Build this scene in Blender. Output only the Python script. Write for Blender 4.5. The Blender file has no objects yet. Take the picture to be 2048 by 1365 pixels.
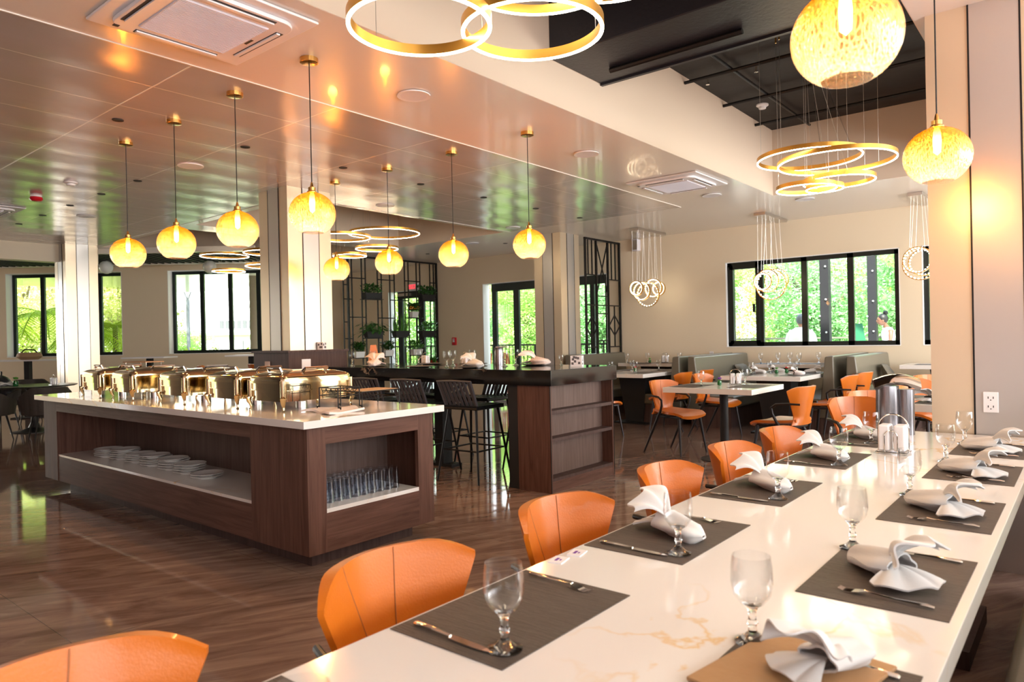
import bpy, bmesh, math, random
from math import sin, cos, pi, radians as R
from mathutils import Vector, Matrix
random.seed(7)
SC = bpy.context.scene
COL = SC.collection

# ------------------------------------------------------------------ camera
def cam_axes(yaw, pitch, roll):
    cy, sy, cp, sp = cos(yaw), sin(yaw), cos(pitch), sin(pitch)
    f = Vector((sy*cp, cy*cp, sp)); rt = Vector((cy, -sy, 0)); up = rt.cross(f)
    return rt*cos(roll)+up*sin(roll), up*cos(roll)-rt*sin(roll), f
cd = bpy.data.cameras.new('camera'); cam = bpy.data.objects.new('camera', cd); COL.objects.link(cam)
_r, _u, _f = cam_axes(R(-39.4), R(-.2), R(-1.22))
cam.matrix_world = Matrix(((_r.x, _u.x, -_f.x, 0), (_r.y, _u.y, -_f.y, 0), (_r.z, _u.z, -_f.z, 1.36), (0, 0, 0, 1)))
cd.sensor_width = 36; cd.lens = 1410/2048*36; cd.clip_start = .05; cd.clip_end = 300
cd.dof.use_dof = True; cd.dof.focus_distance = 4.6; cd.dof.aperture_fstop = 5.0
SC.camera = cam
# ------------------------------------------------------------------ sky, sun, exposure
W = bpy.data.worlds.new('sky'); SC.world = W; W.use_nodes = True
wn = W.node_tree; bg = wn.nodes['Background']
tc = wn.nodes.new('ShaderNodeTexCoord'); sp = wn.nodes.new('ShaderNodeSeparateXYZ'); cr = wn.nodes.new('ShaderNodeValToRGB')
wn.links.new(tc.outputs['Generated'], sp.inputs[0]); wn.links.new(sp.outputs['Z'], cr.inputs[0]); wn.links.new(cr.outputs[0], bg.inputs[0])
cr.color_ramp.elements[0].position = .0; cr.color_ramp.elements[0].color = (1, .98, .94, 1)
cr.color_ramp.elements[1].position = .7; cr.color_ramp.elements[1].color = (.62, .8, 1, 1)
bg.inputs[1].default_value = 1.9
sun_d = bpy.data.lights.new('sun', 'SUN'); sun = bpy.data.objects.new('sun', sun_d); COL.objects.link(sun)
sun_d.energy = 8; sun_d.angle = R(3); sun_d.color = (1, .96, .88); sun.rotation_euler = (R(36), R(24), 0)
SC.view_settings.view_transform = 'Standard'; SC.view_settings.look = 'None'
SC.view_settings.gamma = 1; SC.view_settings.use_curve_mapping = False; SC.view_settings.exposure = 1.42
cy_ = SC.cycles
cy_.use_denoising = True; cy_.max_bounces = 8; cy_.diffuse_bounces = 4; cy_.glossy_bounces = 4
cy_.transmission_bounces = 8; cy_.transparent_max_bounces = 24; cy_.caustics_reflective = False; cy_.caustics_refractive = False
cy_.sample_clamp_indirect = 10; cy_.use_adaptive_sampling = True; cy_.adaptive_threshold = .015
def area(name, loc, rot, sx, sy, e, col=(1, 1, 1)):
    d = bpy.data.lights.new(name, 'AREA'); d.shape = 'RECTANGLE'; d.size = sx; d.size_y = sy; d.energy = e; d.color = col
    o = bpy.data.objects.new(name, d); COL.objects.link(o); o.location = loc; o.rotation_euler = rot
    return o
# unseen area lights added to fill the room from behind and beside the camera
_n = Vector((-.63473, .77273, 0)); _t = Vector((.77273, .63473, 0)); _p = _n*15.3+_t*(-16.0)
area('fill_west', (_p.x, _p.y, 1.9), _n.to_track_quat('Z', 'Y').to_euler(), 5.4, 2.0, 170, (1, .98, .95))
area('fill_south', (-.7, -4.6, 1.7), (R(-90), 0, 0), 9.0, 2.4, 340, (.96, .98, 1))  # added fill; the south wall has no opening
area('fill_east', (4.35, 3, 1.7), (0, R(90), 0), 2.4, 12, 205, (.96, .98, 1)).rotation_euler = (0, R(90), 0)

area('fill_northeast', (4.3, 9.6, 1.9), (0, R(90), 0), 2.2, 3.6, 110, (1, .98, .94))  # added fill that lifts the booths and the back walls

# ------------------------------------------------------------------ materials
MATS = {}
def nt(name):
    m = bpy.data.materials.new(name); m.use_nodes = True; MATS[name] = m
    t = m.node_tree; return m, t, t.nodes['Principled BSDF']
def mat(name, col, rough=.5, metal=0, spec=.5, coat=0, emit=None, es=0, bump=0, bscale=40, var=0, vscale=6, sheen=0, trans=0, ior=1.45, stretch=(1, 1, 1)):
    m, t, b = nt(name); n = t.nodes; l = t.links
    b.inputs['Base Color'].default_value = (*col, 1); b.inputs['Roughness'].default_value = rough
    b.inputs['Metallic'].default_value = metal; b.inputs['Specular IOR Level'].default_value = spec
    b.inputs['Coat Weight'].default_value = coat; b.inputs['Coat Roughness'].default_value = .05
    b.inputs['Sheen Weight'].default_value = sheen; b.inputs['Transmission Weight'].default_value = trans; b.inputs['IOR'].default_value = ior
    if emit: b.inputs['Emission Color'].default_value = (*emit, 1); b.inputs['Emission Strength'].default_value = es
    if bump or var:
        c = n.new('ShaderNodeTexCoord'); mp = n.new('ShaderNodeMapping'); mp.inputs['Scale'].default_value = stretch
        l.new(c.outputs['Object'], mp.inputs[0])
        if bump:
            x = n.new('ShaderNodeTexNoise'); x.inputs['Scale'].default_value = bscale; x.inputs['Detail'].default_value = 3
            l.new(mp.outputs[0], x.inputs['Vector']); bb = n.new('ShaderNodeBump'); bb.inputs['Strength'].default_value = bump; bb.inputs['Distance'].default_value = .02
            l.new(x.outputs['Fac'], bb.inputs['Height']); l.new(bb.outputs[0], b.inputs['Normal'])
        if var:
            x = n.new('ShaderNodeTexNoise'); x.inputs['Scale'].default_value = vscale; x.inputs['Detail'].default_value = 4
            l.new(mp.outputs[0], x.inputs['Vector']); rp = n.new('ShaderNodeValToRGB'); l.new(x.outputs['Fac'], rp.inputs[0])
            rp.color_ramp.elements[0].position = .3; rp.color_ramp.elements[1].position = .7
            rp.color_ramp.elements[0].color = (*[c_*(1-var) for c_ in col], 1); rp.color_ramp.elements[1].color = (*[min(1, c_*(1+var)) for c_ in col], 1)
            l.new(rp.outputs[0], b.inputs['Base Color'])
    return m
def ramp(t, fac, stops):
    r = t.nodes.new('ShaderNodeValToRGB'); t.links.new(fac, r.inputs[0]); e = r.color_ramp.elements
    while len(e) < len(stops): e.new(.5)
    for k, (p, c) in enumerate(stops): e[k].position = p; e[k].color = (*c, 1)
    return r.outputs[0]
def noise(t, vec, scale, detail=4, dist=0, rough=.5):
    x = t.nodes.new('ShaderNodeTexNoise'); x.inputs['Scale'].default_value = scale; x.inputs['Detail'].default_value = detail
    x.inputs['Distortion'].default_value = dist; x.inputs['Roughness'].default_value = rough; t.links.new(vec, x.inputs['Vector']); return x.outputs['Fac']
def mapping(t, scale=(1, 1, 1), rot=(0, 0, 0), src='Object'):
    c = t.nodes.new('ShaderNodeTexCoord'); m = t.nodes.new('ShaderNodeMapping'); m.inputs['Scale'].default_value = scale; m.inputs['Rotation'].default_value = rot
    t.links.new(c.outputs[src], m.inputs[0]); return m.outputs[0]
def mix(t, fac, a, b, mode='MIX'):
    m = t.nodes.new('ShaderNodeMix'); m.data_type = 'RGBA'; m.blend_type = mode
    for s, v in ((m.inputs[0], fac), (m.inputs[6], a), (m.inputs[7], b)):
        if hasattr(v, 'links'): t.links.new(v, s)
        elif isinstance(v, (int, float)): s.default_value = v
        else: s.default_value = (*v, 1)
    return m.outputs[2]
def bump(t, b, h, s, d=.02):
    x = t.nodes.new('ShaderNodeBump'); x.inputs['Strength'].default_value = s; x.inputs['Distance'].default_value = d
    t.links.new(h, x.inputs['Height']); t.links.new(x.outputs[0], b.inputs['Normal'])
def wood(name, c1, c2, axis, rough=.55):
    m, t, b = nt(name); s = [16, 16, 16]; s[axis] = .9
    v = mapping(t, tuple(s)); f = noise(t, v, 2.2, 6, .6, .6)
    t.links.new(ramp(t, f, [(.3, c1), (.7, c2)]), b.inputs['Base Color']); b.inputs['Roughness'].default_value = rough; b.inputs['Specular IOR Level'].default_value = .25
    bump(t, b, f, .08, .004); return m
WD1, WD2 = (.075, .032, .021), (.155, .074, .052)
wood('wood_v', WD1, WD2, 2); wood('wood_x', WD1, WD2, 0); wood('wood_y', WD1, WD2, 1)
wood('wood_dark', (.055, .03, .026), (.09, .055, .048), 2)
wood('wood_back', (.10, .062, .05), (.15, .10, .085), 2)
def marble(name, base, vein, vs, rough=.12, amt=.5, coat=0, thr=.52):
    m, t, b = nt(name); v = mapping(t, (1, 1, 1))
    f = noise(t, v, vs, 5, 2.2, .5)
    ab = t.nodes.new('ShaderNodeMath'); ab.operation = 'SUBTRACT'; t.links.new(f, ab.inputs[0]); ab.inputs[1].default_value = .5
    a2 = t.nodes.new('ShaderNodeMath'); a2.operation = 'ABSOLUTE'; t.links.new(ab.outputs[0], a2.inputs[0])
    vmask = ramp(t, a2.outputs[0], [(.0, (1, 1, 1)), (.016, (0, 0, 0))])
    g = ramp(t, noise(t, v, vs*.55, 2), [(thr, (0, 0, 0)), (thr+.1, (1, 1, 1))])
    mk = mix(t, 1.0, vmask, g, 'MULTIPLY'); mk2 = mix(t, 1.0, mk, (amt, amt, amt), 'MULTIPLY')
    t.links.new(mix(t, mk2, base, vein), b.inputs['Base Color']); b.inputs['Roughness'].default_value = rough
    b.inputs['Coat Weight'].default_value = coat; b.inputs['Coat Roughness'].default_value = .03; return m
marble('marble_white', (.80, .775, .74), (.76, .50, .18), .9, .09, .8, 0, .52)
marble('marble_black', (.005, .005, .006), (.8, .6, .42), 2.0, .09, .9, 0, .56)
# polished brown streaked stone floor
m, t, b = nt('floor_stone'); v = mapping(t, (1, 1, 1), (0, 0, R(-60)))
v2 = t.nodes.new('ShaderNodeMapping'); v2.inputs['Scale'].default_value = (.75, 3.8, 1); t.links.new(v, v2.inputs[0]); v2 = v2.outputs[0]
f = noise(t, v2, 1.7, 10, 1.5, .64); c1 = ramp(t, f, [(.28, (.13, .080, .063)), (.48, (.245, .158, .125)), (.72, (.40, .285, .225))])
fv = noise(t, v2, 1.1, 6, 1.6, .5)
ab = t.nodes.new('ShaderNodeMath'); ab.operation = 'SUBTRACT'; t.links.new(fv, ab.inputs[0]); ab.inputs[1].default_value = .5
a2 = t.nodes.new('ShaderNodeMath'); a2.operation = 'ABSOLUTE'; t.links.new(ab.outputs[0], a2.inputs[0])
vm = mix(t, 1.0, ramp(t, a2.outputs[0], [(0, (.6, .6, .6)), (.006, (0, 0, 0))]), ramp(t, noise(t, v, .8, 2), [(.5, (0, 0, 0)), (.62, (1, 1, 1))]), 'MULTIPLY')
c2 = mix(t, vm, c1, (.42, .27, .17))
br = t.nodes.new('ShaderNodeTexBrick'); t.links.new(mapping(t, (1, 1, 1)), br.inputs['Vector']); br.offset = 0
br.inputs['Scale'].default_value = 1; br.inputs['Brick Width'].default_value = 1.2; br.inputs['Row Height'].default_value = 1.2; br.inputs['Mortar Size'].default_value = .0015
br.inputs['Color1'].default_value = (1, 1, 1, 1); br.inputs['Color2'].default_value = (1, 1, 1, 1); br.inputs['Mortar'].default_value = (.35, .35, .35, 1)
t.links.new(mix(t, 1.0, c2, br.outputs['Color'], 'MULTIPLY'), b.inputs['Base Color'])
b.inputs['Roughness'].default_value = .06; b.inputs['Specular IOR Level'].default_value = .6
bump(t, b, noise(t, v, 3.0, 2), .02, .02)
# pressed metal ceiling tiles
m, t, b = nt('ceiling_tile'); b.inputs['Base Color'].default_value = (.76, .71, .70, 1); b.inputs['Metallic'].default_value = .4; b.inputs['Roughness'].default_value = .20
br = t.nodes.new('ShaderNodeTexBrick'); br.offset = 0
mp = t.nodes.new('ShaderNodeMapping'); mp.inputs['Location'].default_value = (4.53+.573*30, .02, 0); c = t.nodes.new('ShaderNodeTexCoord'); t.links.new(c.outputs['Object'], mp.inputs[0]); t.links.new(mp.outputs[0], br.inputs['Vector'])
br.inputs['Scale'].default_value = 1; br.inputs['Brick Width'].default_value = .573; br.inputs['Row Height'].default_value = 1.146; br.inputs['Mortar Size'].default_value = .007; br.inputs['Mortar Smooth'].default_value = .3
for k, vv in (('Color1', 1), ('Color2', 1), ('Mortar', 0)): br.inputs[k].default_value = (vv, vv, vv, 1)
t.links.new(mix(t, 1.0, (.76, .71, .70), ramp(t, br.outputs['Color'], [(0, (1.25, 1.25, 1.25)), (1, (.82, .82, .84))]), 'MULTIPLY'), b.inputs['Base Color'])
n1 = noise(t, mapping(t, (1.9, .9, 1)), 1.6, 2, .2)
n2 = noise(t, mapping(t, (1.74, .35, 1)), 1.0, 2, .0)
sx = t.nodes.new('ShaderNodeSeparateXYZ'); t.links.new(mp.outputs[0], sx.inputs[0]); ml = t.nodes.new('ShaderNodeMath'); ml.operation = 'MULTIPLY'; t.links.new(sx.outputs['X'], ml.inputs[0]); ml.inputs[1].default_value = 2*pi/.573
sn = t.nodes.new('ShaderNodeMath'); sn.operation = 'SINE'; t.links.new(ml.outputs[0], sn.inputs[0])
hh = mix(t, .35, mix(t, .35, n1, n2), br.outputs['Color']); hh = mix(t, .10, hh, sn.outputs[0]); bump(t, b, hh, .28, .06)
mat('ceiling_paint', (.80, .745, .69), .26, 0, .5, .25)
mat('wall_paint', (.74, .635, .48), .42, 0, .4)
mat('reveal_paint', (.86, .86, .86), .5)
mat('coffer_paint', (.70, .57, .45), .5)
mat('black_paint', (.014, .012, .012), .6, bump=.2, bscale=8)
mat('duct_black', (.016, .016, .022), .38, bump=.1, bscale=30)
mat('col_champagne', (.70, .585, .43), .30, .5, bump=.03, bscale=60, stretch=(8, 8, .4))
mat('col_silver', (.52, .50, .48), .30, .6)
mat('strap_grey', (.07, .066, .074), .55); mat('black_metal', (.010, .010, .011), .38, .3); mat('black_matte', (.014, .014, .015), .6)
mat('graphite', (.035, .032, .034), .35, .8); mat('frame_dark', (.012, .018, .018), .35, .2)
mat('leather', (.56, .14, .008), .36, 0, .45, .08, bump=.05, bscale=160, var=.06, vscale=3)
mat('leather_side', (.40, .12, .02), .45)
mat('stitch', (.30, .10, .025), .6)
mat('booth', (.15, .135, .10), .34, 0, .5, bump=.03, bscale=60); mat('booth_side', (.14, .115, .085), .4)
mat('cushion', (.15, .13, .095), .7, var=.2, vscale=30)
mat('chrome', (.80, .78, .74), .07, 1); mat('chafer_gold', (.62, .50, .31), .07, 1); mat('steel', (.62, .6, .58), .28, 1); mat('gold', (.78, .62, .36), .10, 1)
mat('brass', (.72, .43, .13), .22, 1); mat('brass_ring', (.75, .40, .08), .32, .9)
mat('porcelain', (.86, .85, .82), .15, coat=.4); mat('napkin', (.66, .655, .65), .85, sheen=.3, bump=.06, bscale=300)
mat('napkin_pink', (.80, .70, .66), .85, bump=.06, bscale=300)
mat('charger', (.22, .19, .17), .3, .4); mat('plastic_white', (.82, .81, .84), .35); mat('plastic_lilac', (.72, .70, .78), .35)
mat('dark_slot', (.02, .02, .025), .6); mat('red', (.55, .01, .02), .35); mat('bag_leather', (.02, .022, .026), .3)
mat('folder', (.42, .24, .11), .5, bump=.1, bscale=40); mat('rattan', (.40, .26, .15), .7, bump=.5, bscale=60)
mat('soil', (.02, .015, .01), .9); mat('planter_dark', (.02, .02, .021), .6); mat('pot_white', (.75, .75, .74), .5)
mat('leaf', (.09, .30, .04), .45, var=.5, vscale=9); mat('leaf_dark', (.035, .13, .022), .4, var=.4, vscale=9)
mat('flower_orange', (.85, .33, .03), .6); mat('flower_purple', (.16, .04, .32), .6); mat('flower_red', (.6, .03, .03), .6)
mat('glass_green', (.02, .30, .06), .1, trans=.6); mat('chair_green', (.01, .12, .05), .4)
mat('skin', (.16, .07, .04), .5); mat('skin_light', (.42, .22, .14), .5); mat('hair', (.012, .01, .009), .5); mat('shirt', (.80, .80, .85), .8)
mat('trouser', (.05, .06, .1), .8)
mat('deck', (.42, .38, .33), .6); mat('lawn', (.16, .30, .04), .9, var=.4, vscale=.6); mat('bldg', (.78, .76, .73), .7); mat('bldg_dark', (.10, .10, .11), .6)
mat('bark', (.18, .14, .11), .9, bump=.5, bscale=14); mat('post_dark', (.012, .011, .014), .6); mat('bulb_white', (.75, .78, .74), .2)
mat('lamp_grey', (.12, .13, .15), .5); mat('chair_red', (.35, .06, .03), .5); mat('brown_barrel', (.05, .042, .036), .6, bump=.15, bscale=40)
mat('slat_black', (.012, .012, .012), .6); mat('airpot', (.27, .26, .28), .25, .85); mat('print_grey', (.12, .11, .12), .6)
mat('seat_cream', (.7, .66, .58), .5); mat('wood_light', (.42, .24, .12), .5); mat('gap_dark', (.015, .012, .01), .8)
# foliage: light passes through leaves
def foliage(name, c):
    m, t, b = nt(name); v = mapping(t); f = noise(t, v, .9, 3); cc = ramp(t, f, [(.3, tuple(x*.55 for x in c)), (.7, tuple(min(1, x*1.5) for x in c))])
    t.links.new(cc, b.inputs['Base Color']); b.inputs['Roughness'].default_value = .6
    tr = t.nodes.new('ShaderNodeBsdfTranslucent'); t.links.new(cc, tr.inputs[0]); ms = t.nodes.new('ShaderNodeMixShader'); ms.inputs[0].default_value = .45
    t.links.new(b.outputs[0], ms.inputs[1]); t.links.new(tr.outputs[0], ms.inputs[2]); t.links.new(ms.outputs[0], t.nodes['Material Output'].inputs[0])
foliage('tree_leaf', (.50, .70, .24)); foliage('tree_leaf_cool', (.36, .60, .30)); foliage('tree_leaf_yellow', (.70, .82, .30)); foliage('palm_leaf', (.55, .68, .08))
# thin glass
def thin(name, tint, amt=1.0, rough=0):
    m, t, b = nt(name); t.nodes.remove(b); o = t.nodes['Material Output']
    tr = t.nodes.new('ShaderNodeBsdfTransparent'); tr.inputs[0].default_value = (*tint, 1)
    gl = t.nodes.new('ShaderNodeBsdfGlossy'); gl.inputs['Roughness'].default_value = rough
    fr = t.nodes.new('ShaderNodeLayerWeight'); fr.inputs[0].default_value = .12
    mu = t.nodes.new('ShaderNodeMath'); mu.operation = 'MULTIPLY'; t.links.new(fr.outputs['Facing'], mu.inputs[0]); mu.inputs[1].default_value = amt
    ms = t.nodes.new('ShaderNodeMixShader'); t.links.new(mu.outputs[0], ms.inputs[0]); t.links.new(tr.outputs[0], ms.inputs[1]); t.links.new(gl.outputs[0], ms.inputs[2]); t.links.new(ms.outputs[0], o.inputs[0])
thin('pane', (.97, .99, .98), .5); thin('glass_bowl', (.975, .98, .985), .85); thin('glass_tumbler', (.93, .94, .96), 1.5, .05)
mat('glass_solid', (1, 1, 1), .0, trans=1, ior=1.47)
# crackled ombre globe glass, amber at the crown and clear at the mouth
m, t, b = nt('globe_glass'); v = mapping(t)
s = t.nodes.new('ShaderNodeSeparateXYZ'); t.links.new(v, s.inputs[0])
mr = t.nodes.new('ShaderNodeMapRange'); mr.inputs[1].default_value = -.15; mr.inputs[2].default_value = .15; t.links.new(s.outputs['Z'], mr.inputs[0])
colr = ramp(t, mr.outputs[0], [(.10, (1, .95, .91)), (.45, (1, .84, .60)), (.85, (1, .58, .11))])
tr = t.nodes.new('ShaderNodeBsdfTransparent'); t.links.new(colr, tr.inputs[0])
tl = t.nodes.new('ShaderNodeBsdfTranslucent'); t.links.new(colr, tl.inputs[0])
gl = t.nodes.new('ShaderNodeBsdfGlossy'); gl.inputs['Roughness'].default_value = .12
vo = t.nodes.new('ShaderNodeTexVoronoi'); vo.feature = 'DISTANCE_TO_EDGE'; vo.inputs['Scale'].default_value = 60
mps = mapping(t, (1.5, 1.5, .45)); t.links.new(mps, vo.inputs['Vector'])
crk = t.nodes.new('ShaderNodeValToRGB'); t.links.new(vo.outputs[0], crk.inputs[0]); crk.color_ramp.elements[0].color = (.16, .16, .16, 1); crk.color_ramp.elements[1].position = .2; crk.color_ramp.elements[1].color = (.03, .03, .03, 1)
bm_ = t.nodes.new('ShaderNodeBump'); bm_.inputs['Strength'].default_value = .5; bm_.inputs['Distance'].default_value = .01; t.links.new(vo.outputs[0], bm_.inputs['Height'])
t.links.new(bm_.outputs[0], gl.inputs['Normal']); t.links.new(bm_.outputs[0], tl.inputs['Normal'])
m1 = t.nodes.new('ShaderNodeMixShader'); t.links.new(crk.outputs[0], m1.inputs[0]); t.links.new(tr.outputs[0], m1.inputs[1]); t.links.new(tl.outputs[0], m1.inputs[2])
fr = t.nodes.new('ShaderNodeLayerWeight'); fr.inputs[0].default_value = .10
m2 = t.nodes.new('ShaderNodeMixShader'); t.links.new(fr.outputs['Facing'], m2.inputs[0]); t.links.new(m1.outputs[0], m2.inputs[1]); t.links.new(gl.outputs[0], m2.inputs[2])
t.links.new(m2.outputs[0], t.nodes['Material Output'].inputs[0])
mat('led_warm', (1, .8, .55), .5, emit=(1, .84, .60), es=12); mat('led_white', (1, .95, .85), .5, emit=(1, .82, .56), es=5)
mat('bulb_warm', (1, .8, .5), .5, emit=(1, .70, .32), es=22); mat('exit_red', (.8, .02, .03), .4, emit=(1, .03, .05), es=.9)
mat('placemat', (.085, .068, .058), .55, bump=.35, bscale=18, var=.22, vscale=7, stretch=(1.2, 16, 1))

# ------------------------------------------------------------------ mesh helpers
class MB:
    def __init__(s): s.v = []; s.f = []; s.m = []; s.cur = 0
    def add(s, vs, fs):
        o = len(s.v); s.v += [tuple(x) for x in vs]; s.f += [tuple(i+o for i in f) for f in fs]; s.m += [s.cur]*len(fs); return s
    def box(s, x0, x1, y0, y1, z0, z1, M=None):
        P = [Vector((x, y, z)) for z in (z0, z1) for y in (y0, y1) for x in (x0, x1)]
        if M: P = [M @ p for p in P]
        return s.add(P, [(0, 2, 3, 1), (4, 5, 7, 6), (0, 1, 5, 4), (2, 6, 7, 3), (0, 4, 6, 2), (1, 3, 7, 5)])
    def prism(s, pts, z0, z1, M=None, top=None):
        n = len(pts); tp = top or pts
        P = [Vector((x, y, z0)) for x, y in pts]+[Vector((x, y, z1)) for x, y in tp]
        if M: P = [M @ p for p in P]
        return s.add(P, [tuple(range(n-1, -1, -1)), tuple(range(n, 2*n))]+[(i, (i+1) % n, n+(i+1) % n, n+i) for i in range(n)])
    def lathe(s, prof, seg=24, c=(0, 0, 0), M=None, closed=False):
        P = []; n = len(prof)
        for r, z in prof:
            for k in range(seg):
                a = 2*pi*k/seg; p = Vector((c[0]+r*cos(a), c[1]+r*sin(a), c[2]+z)); P.append(M @ p if M else p)
        F = []
        for i in range(n-1+(1 if closed else 0)):
            j = (i+1) % n
            for k in range(seg):
                k2 = (k+1) % seg; F.append((i*seg+k, i*seg+k2, j*seg+k2, j*seg+k))
        if not closed:
            if prof[0][0] > 1e-5: F.append(tuple(range(seg-1, -1, -1)))
            if prof[-1][0] > 1e-5: F.append(tuple((n-1)*seg+k for k in range(seg)))
        return s.add(P, F)
    def cyl(s, a, b, r, seg=12, r2=None): return s.tube([a, b], [r, r if r2 is None else r2], seg)
    def tube(s, pts, r, seg=8, closed=False, flat=1.0):
        pts = [Vector(p) for p in pts]; n = len(pts); rs = r if isinstance(r, (list, tuple)) else [r]*n
        P = []; up = None
        for i, p in enumerate(pts):
            if closed: d = pts[(i+1) % n]-pts[i-1]
            else: d = pts[min(i+1, n-1)]-pts[max(i-1, 0)]
            d.normalize()
            if up is None: up = Vector((0, 0, 1)) if abs(d.z) < .9 else Vector((1, 0, 0))
            x = d.cross(up)
            if x.length < 1e-4: x = d.orthogonal()
            x.normalize(); y = x.cross(d).normalized(); up = y
            for k in range(seg):
                a = 2*pi*k/seg; P.append(p+x*cos(a)*rs[i]+y*sin(a)*rs[i]*flat)
        F = []
        for i in range(n if closed else n-1):
            j = (i+1) % n
            for k in range(seg): k2 = (k+1) % seg; F.append((i*seg+k, i*seg+k2, j*seg+k2, j*seg+k))
        if not closed: F += [tuple(range(seg-1, -1, -1)), tuple((n-1)*seg+k for k in range(seg))]
        return s.add(P, F)
    def sphere(s, c, r, seg=16, rings=10, sc=(1, 1, 1), M=None):
        pr = [(r*sin(pi*i/rings) if 0 < i < rings else 1e-6, -r*cos(pi*i/rings)) for i in range(rings+1)]
        P = []
        for rr, z in pr:
            for k in range(seg):
                a = 2*pi*k/seg; p = Vector((c[0]+sc[0]*rr*cos(a), c[1]+sc[1]*rr*sin(a), c[2]+sc[2]*z)); P.append(M @ p if M else p)
        F = [(i*seg+k, i*seg+(k+1) % seg, (i+1)*seg+(k+1) % seg, (i+1)*seg+k) for i in range(rings) for k in range(seg)]
        return s.add(P, F)
    def ring(s, c, R0, w, h, seg=64, M=None):       # rectangular section ring, outer radius R0
        return s.lathe([(R0-w, 0), (R0, 0), (R0, h), (R0-w, h)], seg, c, M, True)
    def sheet(s, fn, nu, nv, th):                   # thick curved sheet
        g = [[Vector(fn(u/nu, v/nv)) for u in range(nu+1)] for v in range(nv+1)]
        A = []; B = []
        for v in range(nv+1):
            for u in range(nu+1):
                du = g[v][min(u+1, nu)]-g[v][max(u-1, 0)]; dv = g[min(v+1, nv)][u]-g[max(v-1, 0)][u]
                n = du.cross(dv); n = n.normalized() if n.length > 1e-9 else Vector((0, 0, 1))
                t = th(u/nu, v/nv) if callable(th) else th
                A.append(g[v][u]+n*t/2); B.append(g[v][u]-n*t/2)
        W_ = nu+1; N = len(A); F = []
        for v in range(nv):
            for u in range(nu):
                a = v*W_+u; F.append((a, a+1, a+1+W_, a+W_)); F.append((N+a, N+a+W_, N+a+1+W_, N+a+1))
        bd = [u for u in range(nu)]+[v*W_+nu for v in range(nv)]+[nv*W_+u for u in range(nu, 0, -1)]+[v*W_ for v in range(nv, 0, -1)]
        for i in range(len(bd)):
            a, b_ = bd[i], bd[(i+1) % len(bd)]; F.append((a, N+a, N+b_, b_))
        return s.add(A+B, F)
    def build(s, name, mats, parent=None, bev=0, seg=2, ang=35, flat=False, loc=None):
        me = bpy.data.meshes.new(name); me.from_pydata(s.v, [], s.f)
        if isinstance(mats, str): mats = [mats]
        for k in mats: me.materials.append(MATS[k])
        if len(mats) > 1: me.polygons.foreach_set('material_index', s.m)
        if bev:
            b_ = bmesh.new(); b_.from_mesh(me)
            es = [e for e in b_.edges if len(e.link_faces) == 2 and e.calc_face_angle(0) > R(30)]
            bmesh.ops.bevel(b_, geom=es, offset=bev, segments=seg, affect='EDGES', profile=.5, clamp_overlap=True)
            b_.to_mesh(me); b_.free()
        me.validate(); me.update()
        if not flat:
            me.polygons.foreach_set('use_smooth', [True]*len(me.polygons)); me.set_sharp_from_angle(angle=R(ang))
        o = bpy.data.objects.new(name, me); COL.objects.link(o)
        if parent: o.parent = parent
        if bev: wn_ = o.modifiers.new('weighted_normal', 'WEIGHTED_NORMAL'); wn_.keep_sharp = True; wn_.weight = 100
        if loc: o.location = loc
        return o
def thing(name, label, cat, loc=(0, 0, 0), rz=0, group=None):
    o = bpy.data.objects.new(name, None); COL.objects.link(o); o.location = loc; o.rotation_euler = (0, 0, rz); o.empty_display_size = .05
    return tag(o, label, cat, group)
def tag(o, label=None, cat=None, group=None, kind=None):
    if label: o['label'] = label
    if cat: o['category'] = cat
    if group: o['group'] = group
    if kind: o['kind'] = kind
    return o
def struct(mb, name, mats, **k): o = mb.build(name, mats, **k); o['kind'] = 'structure'; return o
KIDS = {}
def dup(root, loc=None, rz=None, label=None, group=None, scale=None):
    kids = [c for c in COL.objects if c.parent is root] if root.name not in KIDS else KIDS[root.name]
    KIDS[root.name] = kids
    r = root.copy(); COL.objects.link(r)
    def rec(src, dst):
        ks = KIDS.get(src.name)
        if ks is None: ks = [c for c in COL.objects if c.parent is src]; KIDS[src.name] = ks
        for ch in ks:
            c = ch.copy(); COL.objects.link(c); c.parent = dst; rec(ch, c)
    rec(root, r)
    if loc is not None: r.location = loc
    if rz is not None: r.rotation_euler = (r.rotation_euler[0], r.rotation_euler[1], rz)
    if scale is not None: r.scale = scale if isinstance(scale, (tuple, list)) else (scale,)*3
    if label: r['label'] = label
    if group: r['group'] = group
    return r
class Maker:                                       # first call places the original, later calls copy it
    def __init__(s, fn): s.fn = fn; s.root = None
    def __call__(s, loc, rz=0, label=None, group=None, scale=None, rot=None):
        if s.root is None:
            s.root = s.fn(); r = s.root; r.location = loc; r.rotation_euler = (0, 0, rz)
            if scale is not None: r.scale = scale if isinstance(scale, (tuple, list)) else (scale,)*3
            if label: r['label'] = label
            if group: r['group'] = group
        else: r = dup(s.root, loc, rz, label, group, 1 if scale is None else scale)
        r.rotation_euler = rot if rot else (0, 0, rz)
        if group is None and 'group' in r: del r['group']
        return r
def arc(c, r, a0, a1, n, ax=0):
    out = []
    for i in range(n+1):
        a = a0+(a1-a0)*i/n
        out.append((c[0]+r*cos(a), c[1]+r*sin(a), c[2]) if ax == 2 else (c[0]+r*cos(a), c[1], c[2]+r*sin(a)) if ax == 1 else (c[0], c[1]+r*cos(a), c[2]+r*sin(a)))
    return out
ORD = 'first second third fourth fifth sixth seventh eighth ninth tenth eleventh twelfth'.split()
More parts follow.
